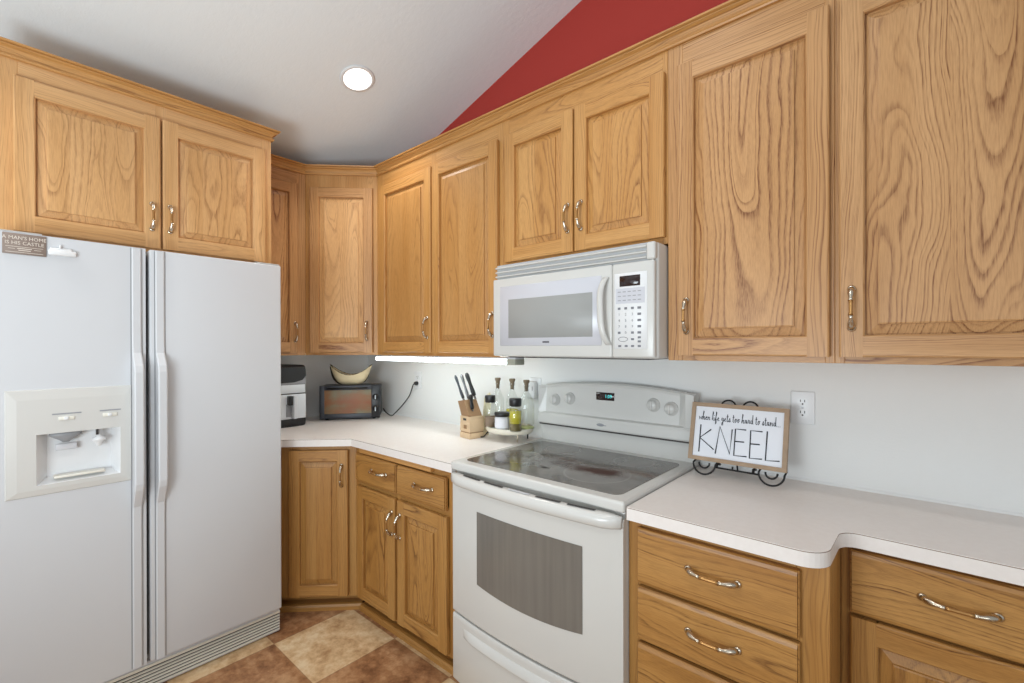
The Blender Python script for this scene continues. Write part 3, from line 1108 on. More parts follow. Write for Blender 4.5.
for (y0, y1) in ((-1.858, -1.755), (-1.052, -0.955)):
    mb = MB()
    pr = [(0.60, 1.7655), (0.775, 1.7775), (0.778, 1.7835), (0.755, 1.793), (0.62, 1.796), (0.60, 1.790)]
    vs = [(x, y, z) for y in (y0, y1) for x, z in ((0.60, 1.766), (0.728, 1.766), (0.728, 1.7785), (0.776, 1.7785), (0.778, 1.782), (0.755, 1.787), (0.62, 1.7905), (0.60, 1.787))]
    k = 8
    mb.add(vs, [[i, (i + 1) % k, k + (i + 1) % k, k + i] for i in range(k)] + [list(range(k))[::-1], list(range(k, 2 * k))], 'white_range')
    mb.build('hinge_cover', fr, True)

# magnets on the freezer door
mb = MB()
mb.box(0.7855, 0.7905, -1.849, -1.7455, 1.703, 1.773, 'magnet', 0.0008, 1)
pl = lambda yc, zc: (lambda u, v, w: (0.7906 + w, yc + u, zc + v))
text_into(mb, "A MAN'S HOME", 0.0165, pl(-1.7972, 1.7575), 'magnet_text', sx=0.92)
text_into(mb, "IS HIS CASTLE", 0.0165, pl(-1.7972, 1.7405), 'magnet_text', sx=0.92)
for z, a, b in ((1.7275, -1.842, -1.753), (1.709, -1.842, -1.753), (1.7205, -1.836, -1.82), (1.7205, -1.775, -1.758)):
    mb.box(0.7904, 0.791, a, b, z, z + 0.0012, 'magnet_text')
for z, a, b in ((1.7215, -1.815, -1.78), (1.7155, -1.812, -1.783)):
    mb.box(0.7904, 0.791, a, b, z, z + 0.0022, 'magnet_text')
o = mb.build('fridge_magnet', world=True, loc=(0.7855, -1.797, 1.703))
tag(o, 'grey-brown lettered magnet on the freezer door top corner', 'magnet')
mb = MB()
mb.box(0.7855, 0.800, -1.741, -1.669, 1.712, 1.731, 'white_plastic', 0.004)
mb.box(0.7855, 0.795, -1.737, -1.68, 1.726, 1.7385, 'white_plastic', 0.003)
mb.box(0.7855, 0.797, -1.714, -1.708, 1.7375, 1.748, 'white_plastic', 0.002)
o = mb.build('magnetic_clip', world=True, loc=(0.7855, -1.705, 1.712))
tag(o, 'small white magnetic clip beside the lettered magnet on the freezer door', 'clip')

# ------------------------------------------------------------------ electric range
RX0, RX1 = 1.670, 2.431
RXC = (RX0 + RX1) / 2
HW = (RX1 - RX0) / 2
rg = thing('electric_range', 'white freestanding electric range with smooth glass cooktop', 'range', (RXC, -0.34, 0.0))
mb = MB()
mb.box(RX0 + 0.003, RX1 - 0.007, -0.628, -0.012, 0.03, 0.895, 'white_range', 0.004)
mb.box(RX0 + 0.03, RX1 - 0.03, -0.62, -0.03, 0.0, 0.03, 'slot_dark')
mb.build('oven_body', rg, True)
mb = MB()
mb.box(RX0 - 0.002, RX1 + 0.002, -0.655, -0.012, 0.893, 0.9275, 'white_range', 0.008, 4)
ck = mb.build('cooktop_rim', rg, True)
mb = MB()
gx0, gx1, gy0, gy1 = 1.702, 2.394, -0.612, -0.105
c = 0.03
pts = arc(gx1 - c, gy0 + c, c, 270, 360, 5) + arc(gx1 - c, gy1 - c, c, 0, 90, 5) + arc(gx0 + c, gy1 - c, c, 90, 180, 5) + arc(gx0 + c, gy0 + c, c, 180, 270, 5)
mb.poly(pts, 0.924, 0.9292, 'cooktop')
mb.build('cooktop_glass', ck, True)


def bulge(x, k=0.028):
    return k * (1 - ((x - RXC) / HW) ** 2)


def bowed(mb, x0, x1, zs, m, y_of, n=20):
    """A sheet with rows zs, its depth from y_of(x, z)."""
    vs = []
    for z in zs:
        for i in range(n + 1):
            x = x0 + (x1 - x0) * i / n
            vs.append((x, y_of(x, z), z))
    k = n + 1
    fs = [[r * k + i, r * k + i + 1, (r + 1) * k + i + 1, (r + 1) * k + i] for r in range(len(zs) - 1) for i in range(n)]
    mb.add(vs, fs, m, True)


def bowed_slab(mb, x0, x1, rows, yb, m, n=24):
    """rows: [(z, base y)], front bowed; closed with sides and back."""
    k = n + 1
    vs = []
    for z, yy in rows:
        for i in range(k):
            x = x0 + (x1 - x0) * i / n
            vs.append((x, yy - bulge(x), z))
    nr = len(rows)
    fs = [[r * k + i, r * k + i + 1, (r + 1) * k + i + 1, (r + 1) * k + i] for r in range(nr - 1) for i in range(n)]
    mb.add(vs, fs, m, True)
    # borders
    zb, zt = rows[0][0], rows[-1][0]
    bot = vs[:k]
    top = vs[-k:]
    mb.add(bot + [(p[0], yb, zb) for p in bot], [[i, i + 1, k + i + 1, k + i] for i in range(n)], m)
    mb.add(top + [(p[0], yb, zt) for p in top], [[i, i + 1, k + i + 1, k + i] for i in range(n)], m)
    for e in (0, n):
        col = [vs[r * k + e] for r in range(nr)]
        mb.add(col + [(col[0][0], yb, p[2]) for p in col], [[i, i + 1, nr + i + 1, nr + i] for i in range(nr - 1)], m)


DB = -0.648
mb = MB()
rows = [(0.326, DB + 0.006), (0.329, DB + 0.001), (0.334, DB), (0.60, DB), (0.84, DB), (0.862, DB + 0.0), (0.872, DB + 0.006)]
bowed_slab(mb, RX0 + 0.004, RX1 - 0.004, rows, -0.629, 'white_range')
od = mb.build('oven_door', rg, True)
# window with arched lower edge
mb = MB()
wx0, wx1, wz1 = 1.830, 2.296, 0.763
n = 20
vs = []
for j in range(7):
    for i in range(n + 1):
        x = wx0 + (wx1 - wx0) * i / n
        zb = 0.487 - 0.016 * (1 - ((x - (wx0 + wx1) / 2) / ((wx1 - wx0) / 2)) ** 2)
        z = zb + (wz1 - zb) * j / 6
        vs.append((x, DB - bulge(x) - 0.0012, z))
k = n + 1
mb.add(vs, [[r * k + i, r * k + i + 1, (r + 1) * k + i + 1, (r + 1) * k + i] for r in range(6) for i in range(n)], 'oven_window', True)
mb.build('oven_window', od, True)
# handle: a bowed bar standing off along the door's top
mb = MB()
vs = []
pf = [(0.0, 0.846), (-0.030, 0.842), (-0.040, 0.849), (-0.043, 0.862), (-0.040, 0.876), (-0.030, 0.884), (-0.006, 0.888), (0.0, 0.884)]
n = 28
for i in range(n + 1):
    x = RX0 + 0.006 + (RX1 - RX0 - 0.012) * i / n
    e = min(1.0, min(i, n - i) / 1.5)
    for (d, z) in pf:
        vs.append((x, DB + 0.002 - bulge(x, 0.026) + d * (0.35 + 0.4 * e), 0.865 + (z - 0.865) * (0.8 + 0.2 * e)))
k = len(pf)
fs = [[i * k + j, i * k + (j + 1) % k, (i + 1) * k + (j + 1) % k, (i + 1) * k + j] for i in range(n) for j in range(k)]
fs += [list(range(k))[::-1], list(range(n * k, (n + 1) * k))]
mb.add(vs, fs, 'white_range', True)
mb.build('handle', od, True)
mb = MB()
for i in range(5):
    x0 = RX0 + 0.09 + i * 0.122
    x1 = x0 + 0.095
    vs = [(x, DB - bulge(x) - dy, z) for x in (x0, x1) for dy, z in ((0.004, 0.8878), (0.013, 0.8878), (0.013, 0.8892), (0.004, 0.8892))]
    mb.add(vs, [[0, 1, 5, 4], [1, 2, 6, 5], [2, 3, 7, 6], [3, 0, 4, 7], [0, 1, 2, 3], [4, 5, 6, 7]], 'slot_dark' if i != 2 else 'pale_grey')
mb.build('vent_slot', od, True)
mb = MB()
rows = [(0.05, DB + 0.004), (0.056, DB), (0.20, DB), (0.30, DB), (0.313, DB + 0.0005), (0.318, DB + 0.004)]
bowed_slab(mb, RX0 + 0.004, RX1 - 0.004, rows, -0.629, 'white_range')
# pressed finger ledge: a soft-ended ridge across the drawer front
n = 28
k = 7
vs = []
for i in range(n + 1):
    x = RX0 + 0.075 + (RX1 - RX0 - 0.15) * i / n
    e = sin(pi * min(1.0, min(i, n - i) / 3.0) / 2)
    for d, z in ((0.001, 0.284), (-0.003 * e, 0.281), (-0.008 * e, 0.271), (-0.0135 * e, 0.258), (-0.0135 * e, 0.252), (-0.008 * e, 0.247), (0.001, 0.244)):
        vs.append((x, DB - bulge(x) + d, z))
fs = [[i * k + j, i * k + j + 1, (i + 1) * k + j + 1, (i + 1) * k + j] for i in range(n) for j in range(k - 1)]
mb.add(vs, fs, 'white_range', True)
mb.build('storage_drawer', rg, True)

# backguard
mb = MB()


def top_z(x):
    return 1.196 + 0.027 * (1 - ((x - RXC) / HW) ** 2)


n = 24
vs = []
prof = lambda x: [(-0.012, 1.012), (-0.078, 1.012), (-0.082, 1.018), (-0.080, 1.052), (-0.076, 1.062), (-0.060, 1.068), (-0.052, top_z(x) - 0.018), (-0.056, top_z(x) - 0.008), (-0.050, top_z(x) - 0.001), (-0.040, top_z(x)), (-0.012, top_z(x) - 0.002)]
k = 11
for i in range(n + 1):
    x = RX0 + (RX1 - RX0) * i / n
    edge = (x - RX0 < 0.03) or (RX1 - x < 0.045)
    for j, (y, z) in enumerate(prof(x)):
        if edge and j in (5, 6, 7, 8):
            y = -0.078
        vs.append((x, y, z))
fs = [[i * k + j, i * k + (j + 1) % k, (i + 1) * k + (j + 1) % k, (i + 1) * k + j] for i in range(n) for j in range(k)]
fs += [list(range(k))[::-1], list(range(n * k, (n + 1) * k))]
mb.add(vs, fs, 'white_range', False)
mb.box(RX0 + 0.003, RX1 - 0.003, -0.055, -0.014, 0.922, 1.013, 'white_range')
mb.box(RX0 + 0.004, RX1 - 0.004, -0.076, -0.016, 1.005, 1.0125, 'slot_dark')
bgd = mb.build('backguard', rg, True)


def face_y(z):
    return -0.060 + 0.008 * (z - 1.068) / (1.19 - 1.068)


for (x, z) in ((1.757, 1.128), (1.842, 1.140), (2.258, 1.142), (2.334, 1.133)):
    mb = MB()
    y = face_y(z)
    mb.lathe([(0.0285, 0.002), (0.0285, -0.003), (0.0265, -0.006), (0.0225, -0.008), (0.0205, -0.022), (0.018, -0.0255), (0.0001, -0.026)], (x, y, z), 'white_range', 28, 'y')
    mb.box(x - 0.004, x + 0.004, y - 0.031, y - 0.02, z - 0.019, z + 0.019, 'white_range', 0.003)
    mb.build('control_knob', bgd, True)
mb = MB()
mb.box(1.985, 2.076, face_y(1.162) - 0.0035, face_y(1.162) + 0.003, 1.1445, 1.1795, 'display', 0.001, 1)
text_into(mb, '1:09', 0.022, lambda u, v, w: (2.048 + u, face_y(1.162) - 0.0037 - w, 1.162 + v), 'digits', sx=0.95)
mb.build('clock_display', bgd, True)
mb = MB()
mb.lathe([(0.0001, -0.0015), (0.012, -0.0012), (0.016, 0.0), (0.016, 0.002)], (2.02, -0.0815, 1.036), 'grey_plastic', 24, 'y', True, 1.2, 0.42)
mb.box(2.028, 2.05, -0.0825, -0.080, 1.0335, 1.0365, 'grey_plastic', 0.0008, 1)
mb.build('maker_badge', bgd, True)

# ------------------------------------------------------------------ over-the-range microwave
MX0, MX1, MF = 1.6665, 2.4205, -0.400
mw = thing('microwave_oven', 'white over-the-range microwave hung under the short oak cabinet', 'microwave', ((MX0 + MX1) / 2, -0.2, 1.343))
mb = MB()
# body with a rounded right upper front corner
mb.box(MX0 + 0.004, MX1, MF + 0.018, -0.002, 1.343, 1.7455, 'white_range', 0.012, 3)
mb.box(MX0 + 0.05, MX1 - 0.05, MF + 0.05, -0.05, 1.3385, 1.3445, 'slot_dark')
mb.build('microwave_body', mw, True)
mb = MB()
mb.box(MX0 + 0.012, MX1 - 0.03, MF + 0.014, MF + 0.03, 1.684, 1.7455, 'grille_back')
for k in range(3):
    z = 1.6875 + k * 0.0192
    vs = [(x, y, zz) for x in (MX0 + 0.012, MX1 - 0.036) for y, zz in ((MF + 0.016, z + 0.001), (MF + 0.0, z + 0.004), (MF + 0.001, z + 0.0075), (MF + 0.016, z + 0.0145))]
    mb.add(vs, [[0, 1, 5, 4], [1, 2, 6, 5], [2, 3, 7, 6], [3, 0, 4, 7], [0, 1, 2, 3], [4, 5, 6, 7]], 'white_range')
mb.box(MX1 - 0.037, MX1 - 0.004, MF + 0.001, MF + 0.03, 1.684, 1.7455, 'white_range', 0.008, 3)
mb.build('vent_grille', mw, True)
mb = MB()
mb.box(MX0, 2.2552, MF - 0.002, MF + 0.02, 1.346, 1.6825, 'white_range', 0.006, 3)
md = mb.build('microwave_door', mw, True)
mb = MB()
mb.box(1.709, 2.213, MF - 0.0045, MF, 1.3905, 1.6475, 'mw_frame', 0.002, 1)
mb.box(1.759, 2.176, MF - 0.0055, MF, 1.4235, 1.589, 'mw_glass', 0.001, 1)
for i in range(6):
    mb.box(1.944 + i * 0.0055, 1.948 + i * 0.0055, MF - 0.0052, MF - 0.004, 1.402, 1.4085, 'ink')
mb.build('door_window', md, True)
mb = MB()
vs = []
n = 18
for i in range(n + 1):
    t = i / n
    z = 1.392 + (1.638 - 1.392) * t
    s_ = 1 - abs(2 * t - 1) ** 3.5
    x = 2.234 - 0.016 * s_ + 0.010 * (1 - t)
    y = MF - 0.004 - 0.026 * s_
    wd = 0.0125
    for a in range(10):
        an = 2 * pi * a / 10
        vs.append((x + wd * cos(an), y + 0.008 * sin(an), z))
fs = [[i * 10 + a, i * 10 + (a + 1) % 10, (i + 1) * 10 + (a + 1) % 10, (i + 1) * 10 + a] for i in range(n) for a in range(10)]
fs += [list(range(10))[::-1], list(range(n * 10, (n + 1) * 10))]
mb.add(vs, fs, 'white_range', True)
mb.build('handle', md, True)
mb = MB()
mb.box(2.2556, 2.4150, MF - 0.002, MF + 0.02, 1.346, 1.6825, 'white_range', 0.008, 3)
mp = mb.build('control_panel', mw, True)
mb = MB()
mb.box(2.266, 2.390, MF - 0.0032, MF, 1.378, 1.646, 'white_plastic', 0.0008, 1)
mb.box(2.272, 2.382, MF - 0.0036, MF, 1.538, 1.592, 'mw_frame')
for r_ in range(3):
    for c_ in range(5):
        mb.box(2.280 + c_ * 0.019, 2.292 + c_ * 0.019, MF - 0.0042, MF - 0.003, 1.578 - r_ * 0.015, 1.581 - r_ * 0.015, 'grey_plastic')
keys = ['1 2 3', '4 5 6', '7 8 9', '0']
for r_ in range(5):
    for c_ in range(4):
        z = 1.521 - r_ * 0.0215
        x = 2.285 + c_ * 0.0255
        lab = {(1, 0): '1', (1, 1): '2', (1, 2): '3', (2, 0): '4', (2, 1): '5', (2, 2): '6', (3, 0): '7', (3, 1): '8', (3, 2): '9', (4, 1): '0'}.get((r_, c_))
        if lab:
            text_into(mb, lab, 0.013, lambda u, v, w, x=x, z=z: (x + u, MF - 0.0034 - w, z + v), 'grey_ink')
        else:
            mb.box(x - (0.0065 if c_ == 3 else 0.005), x + (0.0065 if c_ == 3 else 0.005), MF - 0.0042, MF - 0.003, z - 0.004, z + 0.004, 'grey_ink')
ring = [(2.300 + 0.018 * cos(a * pi / 10), MF - 0.0036, 1.412 + 0.008 * sin(a * pi / 10)) for a in range(20)]
mb.tube(ring, 0.0009, 'grey_ink', 5, True)
for c_, z in ((2.3365, 1.412), (2.3615, 1.418), (2.3615, 1.404), (2.287, 1.388), (2.312, 1.388), (2.3365, 1.388), (2.3615, 1.388)):
    mb.box(c_ - 0.0055, c_ + 0.0055, MF - 0.0042, MF - 0.003, z - 0.0035, z + 0.0035, 'grey_ink')
mb.build('keypad', mp, True)
mb = MB()
mb.box(2.2865, 2.365, MF - 0.0045, MF, 1.5985, 1.636, 'display', 0.001, 1)
mb.build('display', mp, True)

# ------------------------------------------------------------------ under-cabinet fluorescent
uf = thing('under_cabinet_light', 'white fluorescent strip light glowing under the two-door wall cabinet', 'light', (1.16, -0.262, 1.304))
mb = MB()
mb.box(0.618, 1.705, -0.295, -0.232, 1.328, 1.3375, 'pale_grey', 0.002)
mb.box(1.652, 1.705, -0.297, -0.23, 1.302, 1.329, 'cap_grey', 0.003)
mb.build('fixture_body', uf, True)
mb = MB()
mb.box(0.560, 1.651, -0.294, -0.233, 1.304, 1.3275, 'tube', 0.006, 3)
mb.build('diffuser', uf, True)

# recessed can light in the sloped ceiling
cl = thing('recessed_ceiling_light', 'round recessed can light glowing in the sloped ceiling', 'light', (0.935, -0.632, ceil_z(0.935)))
cl.rotation_euler.y = -math.atan(CEILS)
mb = MB()
mb.lathe([(0.068, -0.0005), (0.082, -0.0005), (0.086, -0.003), (0.082, -0.007), (0.072, -0.009), (0.068, -0.006)], (0, 0, 0), 'white_plastic', 40)
mb.build('trim_ring', cl)
mb = MB()
mb.lathe([(0.0001, -0.010), (0.045, -0.0095), (0.071, -0.0065), (0.071, -0.001), (0.0001, -0.001)], (0, 0, 0), 'can_glow', 40)
mb.build('lamp_lens', cl)


# ------------------------------------------------------------------ outlets
def outlet(x, z, label):
    r = thing('wall_outlet', label, 'outlet', (x, 0.0, z - 0.0572), 0.0, 'white wall outlets')
    mb = MB()
    zc = 0.0572
    mb.box(-0.036, 0.036, -0.0062, -0.0004, 0.0, 2 * zc, 'white_plastic', 0.003, 3)
    mb.lathe([(0.0001, -0.0075), (0.003, -0.0072), (0.0035, -0.006)], (0, 0, zc), 'pale_grey', 10, 'y')
    mb.build('cover_plate', r)
    for dz in (-0.0195, 0.0195):
        mb = MB()
        pts = []
        for a in range(24):
            an = 2 * pi * a / 24
            pts.append((0.0172 * cos(an), zc + dz + max(-0.0135, min(0.0135, 0.0172 * sin(an)))))
        vs = [(px_, yy, pz) for yy in (-0.0062, -0.0078) for px_, pz in pts]
        mb.add(vs, [[i, (i + 1) % 24, 24 + (i + 1) % 24, 24 + i] for i in range(24)] + [list(range(24, 48))], 'white_plastic')
        for sx_ in (-0.0064, 0.0064):
            mb.box(sx_ - 0.0012, sx_ + 0.0012, -0.0083, -0.0075, zc + dz + 0.0005, zc + dz + 0.009, 'slot_dark')
        mb.lathe([(0.0028, 0.0), (0.0028, -0.0006)], (0, -0.0077, zc + dz - 0.006), 'slot_dark', 10, 'y')
        mb.build('socket', r)
    return r


outlet(2.7825, 1.1705, 'white duplex outlet on the wall beside the KNEEL sign')
outlet(0.6055, 1.1665, 'white wall outlet with the black toaster oven cord plugged in')
outlet(1.592, 1.168, 'white wall outlet behind the bottles, holding a white plug adaptor')
mb = MB()
mb.box(1.560, 1.612, -0.040, -0.0085, 1.118, 1.206, 'white_plastic', 0.006, 3)
mb.box(1.598, 1.6015, -0.0412, -0.0395, 1.16, 1.182, 'grey_plastic')
o = mb.build('plug_adaptor', world=True, loc=(1.586, -0.0085, 1.118))
tag(o, 'white plug-in adaptor in the outlet behind the bottles', 'plug')

# ------------------------------------------------------------------ toaster oven in the corner
TL, TR = Vector((0.2, -0.475)), Vector((0.428, -0.178))
ta = math.atan2(TR.y - TL.y, TR.x - TL.x)
TWd = (TR - TL).length
to = thing('toaster_oven', 'small charcoal toaster oven in the counter corner', 'toaster oven', (TL.x, TL.y, CZ1), ta)
TH, TD = 0.221, 0.185
mb = MB()
mb.box(0.004, TWd - 0.002, 0.012, TD, 0.012, TH, 'charcoal', 0.008, 2)
mb.build('oven_shell', to)
mb = MB()
# front bezel: surround of the door and the control column
DX1 = TWd * 0.845
mb.box(0.0, 0.030, 0.0, 0.014, 0.008, TH + 0.002, 'charcoal', 0.003)
mb.box(0.030, DX1 + 0.006, 0.0, 0.014, TH - 0.028, TH + 0.002, 'charcoal', 0.003)
mb.box(0.030, DX1 + 0.006, 0.0, 0.014, 0.008, 0.040, 'charcoal', 0.003)
mb.box(DX1 + 0.004, TWd, 0.0, 0.014, 0.008, TH + 0.002, 'black_plastic', 0.003)
mb.build('front_bezel', to)
mb = MB()
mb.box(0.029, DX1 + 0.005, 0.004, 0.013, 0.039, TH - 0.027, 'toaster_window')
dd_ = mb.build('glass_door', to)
mb = MB()
mb.tube([(0.05, 0.001, TH - 0.016), (0.05, -0.020, TH - 0.016), (DX1 - 0.02, -0.020, TH - 0.016), (DX1 - 0.02, 0.001, TH - 0.016)], 0.0055, 'black_plastic', 10)
mb.build('handle', dd_)
kx = (DX1 + 0.004 + TWd) / 2
for kz in (0.145, 0.068):
    mb = MB()
    mb.lathe([(0.021, 0.002), (0.021, -0.003), (0.018, -0.005), (0.0165, -0.018), (0.0001, -0.019)], (kx, 0.0, kz), 'black_plastic', 22, 'y')
    mb.box(kx - 0.003, kx + 0.003, -0.0215, -0.014, kz - 0.014, kz + 0.014, 'silver', 0.0015)
    mb.build('dial', to)
for fx_ in (0.04, TWd - 0.04):
    for fy_ in (0.03, TD - 0.03):
        mb = MB()
        mb.lathe([(0.010, 0.0), (0.012, 0.013)], (fx_, fy_, 0.0), 'black_plastic', 12)
        mb.build('foot', to)
mb = MB()
Rz = Matrix.Translation(Vector((TL.x, TL.y, CZ1))) @ Matrix.Rotation(ta, 4, 'Z')
Ri = Rz.inverted()
cordw = [Vector((0.275, -0.050, 0.956)), Vector((0.30, -0.055, 0.940)), Vector((0.345, -0.060, 0.925)), Vector((0.395, -0.070, 0.920)), Vector((0.430, -0.075, 0.930)), Vector((0.468, -0.062, 0.965)), Vector((0.520, -0.055, 1.010)), Vector((0.565, -0.045, 1.062)), Vector((0.588, -0.042, 1.105)), Vector((0.600, -0.040, 1.135)), Vector((0.606, -0.030, 1.147))]
cw = []
for i in range(len(cordw) - 1):
    p0, p1, p2, p3 = cordw[max(i - 1, 0)], cordw[i], cordw[i + 1], cordw[min(i + 2, len(cordw) - 1)]
    for k_ in range(5):
        t = k_ / 5
        cw.append(0.5 * ((2 * p1) + (p2 - p0) * t + (2 * p0 - 5 * p1 + 4 * p2 - p3) * t * t + (3 * p1 - p0 - 3 * p2 + p3) * t ** 3))
cw.append(cordw[-1])
mb.tube([tuple(Ri @ p) for p in cw], 0.0038, 'black_plastic', 8)
e0, e1 = Ri @ Vector((0.6055, -0.034, 1.147)), Ri @ Vector((0.6055, -0.009, 1.147))
mb.tube([tuple(e0), tuple(e0.lerp(e1, 0.3)), tuple(e0.lerp(e1, 0.9)), tuple(e1)], [0.007, 0.012, 0.013, 0.012], 'black_plastic', 12)
mb.build('power_cord', to)

# crescent wooden bowl on the toaster oven
BA = ta
bw = thing('wooden_bowl', 'pale crescent-shaped wooden bowl with dark bark rim on the toaster oven', 'bowl', (0, 0, 0), BA)
nrm = Vector((sin(ta), -cos(ta)))
ctr2 = (TL + TR) / 2 - nrm * 0.085 + Vector((cos(ta), sin(ta))) * -0.002
bw.location = (ctr2.x, ctr2.y, CZ1 + TH + 0.0005)
mb = MB()
NU, NV = 40, 18
L_ = 0.268


def bowl_pt(u, v, inner):
    """u -1..1 along, v 0..pi around the hull from one rim to the other."""
    keel = 0.118 * abs(u) ** 4.0
    rim = 0.066 + 0.070 * abs(u) ** 1.9
    halfw = 0.066 * max(0.0, 1 - abs(u) ** 2.4) ** 0.7 + 0.0015
    th = 0.008
    if inner:
        halfw = max(0.0006, halfw - th)
        keel = min(keel + 0.010, rim - 0.002)
    y = -halfw * cos(v)
    s_ = sin(v) ** 0.55
    z = rim + (keel - rim) * s_
    x = u * L_ / 2 * (1.0 - 0.04 * s_ * abs(u))
    return (x, y, z)


for inner, m_ in ((False, 'bowl_wood'), (True, 'bowl_wood')):
    vs = [bowl_pt(-1 + 2 * i / NU, pi * j / NV, inner) for i in range(NU + 1) for j in range(NV + 1)]
    k = NV + 1
    mb.add(vs, [[i * k + j, i * k + j + 1, (i + 1) * k + j + 1, (i + 1) * k + j] for i in range(NU) for j in range(NV)], m_, True)
bo = mb.build('bowl_body', bw, fix=False)
mb = MB()
for v in (0.0, pi):
    pts = []
    for i in range(NU + 1):
        u = -1 + 2 * i / NU
        a, b = bowl_pt(u, v, False), bowl_pt(u, v, True)
        pts.append(((a[0] + b[0]) / 2, (a[1] + b[1]) / 2, (a[2] + b[2]) / 2 + 0.001 * sin(i * 2.3)))
    mb.tube(pts, [0.0026 + 0.0008 * sin(i * 1.7) for i in range(NU + 1)], 'bark', 8)
# bark left along the keel towards one tip
for u0, u1, rr in ((-1.0, -0.40, 0.015), (0.45, 0.85, 0.010)):
    pts, rs = [], []
    for i in range(13):
        u = u0 + (u1 - u0) * i / 12
        p = bowl_pt(u, pi / 2, False)
        rs.append(rr * (0.35 + 0.65 * sin(pi * i / 12)))
        pts.append((p[0], p[1], p[2] + 0.001 + rs[-1] * 0.95))
    mb.tube(pts, rs, 'bark', 10, squash=1.6)
mb.build('bark_edge', bw)

# ------------------------------------------------------------------ air fryer beside the fridge
af = thing('air_fryer', 'black and silver air fryer on the counter beside the fridge', 'air fryer', (0.15, -0.735, CZ1))
AX = 0.30
ay0, ay1 = -0.882, -0.598
mb = MB()
pts = arc(AX - 0.03, ay1 - 0.03, 0.03, 0, 90, 6) + arc(0.04 + 0.03, ay1 - 0.03, 0.03, 90, 180, 6) + arc(0.04 + 0.03, ay0 + 0.03, 0.03, 180, 270, 6) + arc(AX - 0.03, ay0 + 0.03, 0.03, 270, 360, 6)


def lofted(mb, pts, levels, m):
    n_ = len(pts)
    cx_, cy_ = sum(p[0] for p in pts) / n_, sum(p[1] for p in pts) / n_
    vs = [(cx_ + (x - cx_) * s_, cy_ + (y - cy_) * s_, z) for z, s_ in levels for x, y in pts]
    fs = [[r * n_ + i, r * n_ + (i + 1) % n_, (r + 1) * n_ + (i + 1) % n_, (r + 1) * n_ + i] for r in range(len(levels) - 1) for i in range(n_)]
    fs += [list(range(n_))[::-1], list(range((len(levels) - 1) * n_, len(levels) * n_))]
    mb.add(vs, fs, m, True)


lofted(mb, pts, [(CZ1, 0.95), (CZ1 + 0.006, 0.99), (CZ1 + 0.03, 1.0), (1.25, 1.0), (1.268, 0.985), (1.277, 0.95), (1.279, 0.9)], 'black_plastic')
mb.build('fryer_housing', af, True)
mb = MB()
# silver band and slanted touch screen at the top
mb.box(AX - 0.001, AX + 0.004, ay0 + 0.01, ay1 - 0.014, 1.113, 1.163, 'silver', 0.0018, 2)
mb.build('trim_band', af, True)
mb = MB()
cpts = [(ay0 + 0.012, 1.265), (ay1 - 0.014, 1.265), (ay1 - 0.010, 1.215), (ay1 - 0.03, 1.19), (ay1 - 0.08, 1.177), (ay0 + 0.012, 1.172)]
vs = [(x, y, z) for x in (AX - 0.002, AX + 0.003) for y, z in cpts]
mb.add(vs, [[i, (i + 1) % 6, 6 + (i + 1) % 6, 6 + i] for i in range(6)] + [list(range(6))[::-1], list(range(6, 12))], 'black_plastic')
mb.build('touch_panel', af, True)
mb = MB()
vs = [(x, y, z) for x in (AX - 0.002, AX + 0.0022) for y, z in [(ay1 - 0.012, 1.212), (ay1 - 0.012, 1.165), (ay0 + 0.01, 1.165), (ay0 + 0.01, 1.172), (ay1 - 0.08, 1.177), (ay1 - 0.03, 1.19)]]
mb.add(vs, [[i, (i + 1) % 6, 6 + (i + 1) % 6, 6 + i] for i in range(6)] + [list(range(6))[::-1], list(range(6, 12))], 'grey_plastic')
mb.build('panel_surround', af, True)
mb = MB()
mb.box(AX - 0.001, AX + 0.006, ay0 + 0.01, ay1 - 0.012, 0.962, 1.107, 'silver', 0.003, 2)
bk = mb.build('basket_drawer', af, True)
mb = MB()
mb.box(AX + 0.004, AX + 0.045, -0.698, -0.676, 0.965, 1.10, 'silver', 0.006, 3)
mb.box(AX + 0.004, AX + 0.036, -0.722, -0.699, 1.045, 1.10, 'black_plastic', 0.004, 2)
mb.box(AX + 0.004, AX + 0.010, -0.728, -0.699, 0.975, 1.05, 'grey_plastic', 0.002)
mb.build('handle', bk, True)

# ------------------------------------------------------------------ knife block, boards and knives
kb = thing('knife_block', 'pale crate-style wooden knife block on the counter beside the bottle tray', 'knife block', (1.335, -0.215, CZ1), radians(-10))
kb.scale = (0.78, 0.78, 0.96)
mb = MB()
# local: x across front, y back, z up
mb.box(-0.058, 0.058, -0.058, 0.058, 0.0, 0.030, 'birch', 0.003)
mb.box(-0.054, 0.054, -0.052, 0.054, 0.030, 0.036, 'walnut_board')
mb.box(-0.058, 0.058, -0.046, 0.058, 0.036, 0.046, 'birch', 0.002)
mb.box(-0.058, -0.022, -0.056, -0.046, 0.036, 0.086, 'birch', 0.002)
mb.box(0.022, 0.058, -0.056, -0.046, 0.036, 0.086, 'birch', 0.002)
mb.box(-0.024, 0.024, -0.056, -0.046, 0.036, 0.050, 'birch', 0.001)
mb.box(-0.024, 0.024, -0.056, -0.046, 0.072, 0.086, 'birch', 0.001)
mb.box(-0.025, 0.025, -0.047, -0.045, 0.045, 0.075, 'walnut_board')
mb.box(-0.056, 0.056, -0.056, 0.056, 0.086, 0.118, 'birch', 0.003)
mb.box(-0.018, 0.018, -0.0575, -0.055, 0.096, 0.108, 'slot_dark', 0.001)
mb.box(-0.058, -0.046, -0.046, 0.058, 0.04, 0.10, 'birch', 0.002)
mb.box(0.046, 0.058, -0.046, 0.058, 0.04, 0.10, 'birch', 0.002)
mb.box(-0.046, 0.046, 0.046, 0.058, 0.04, 0.10, 'birch', 0.002)
mb.build('crate_base', kb)
mb = MB()
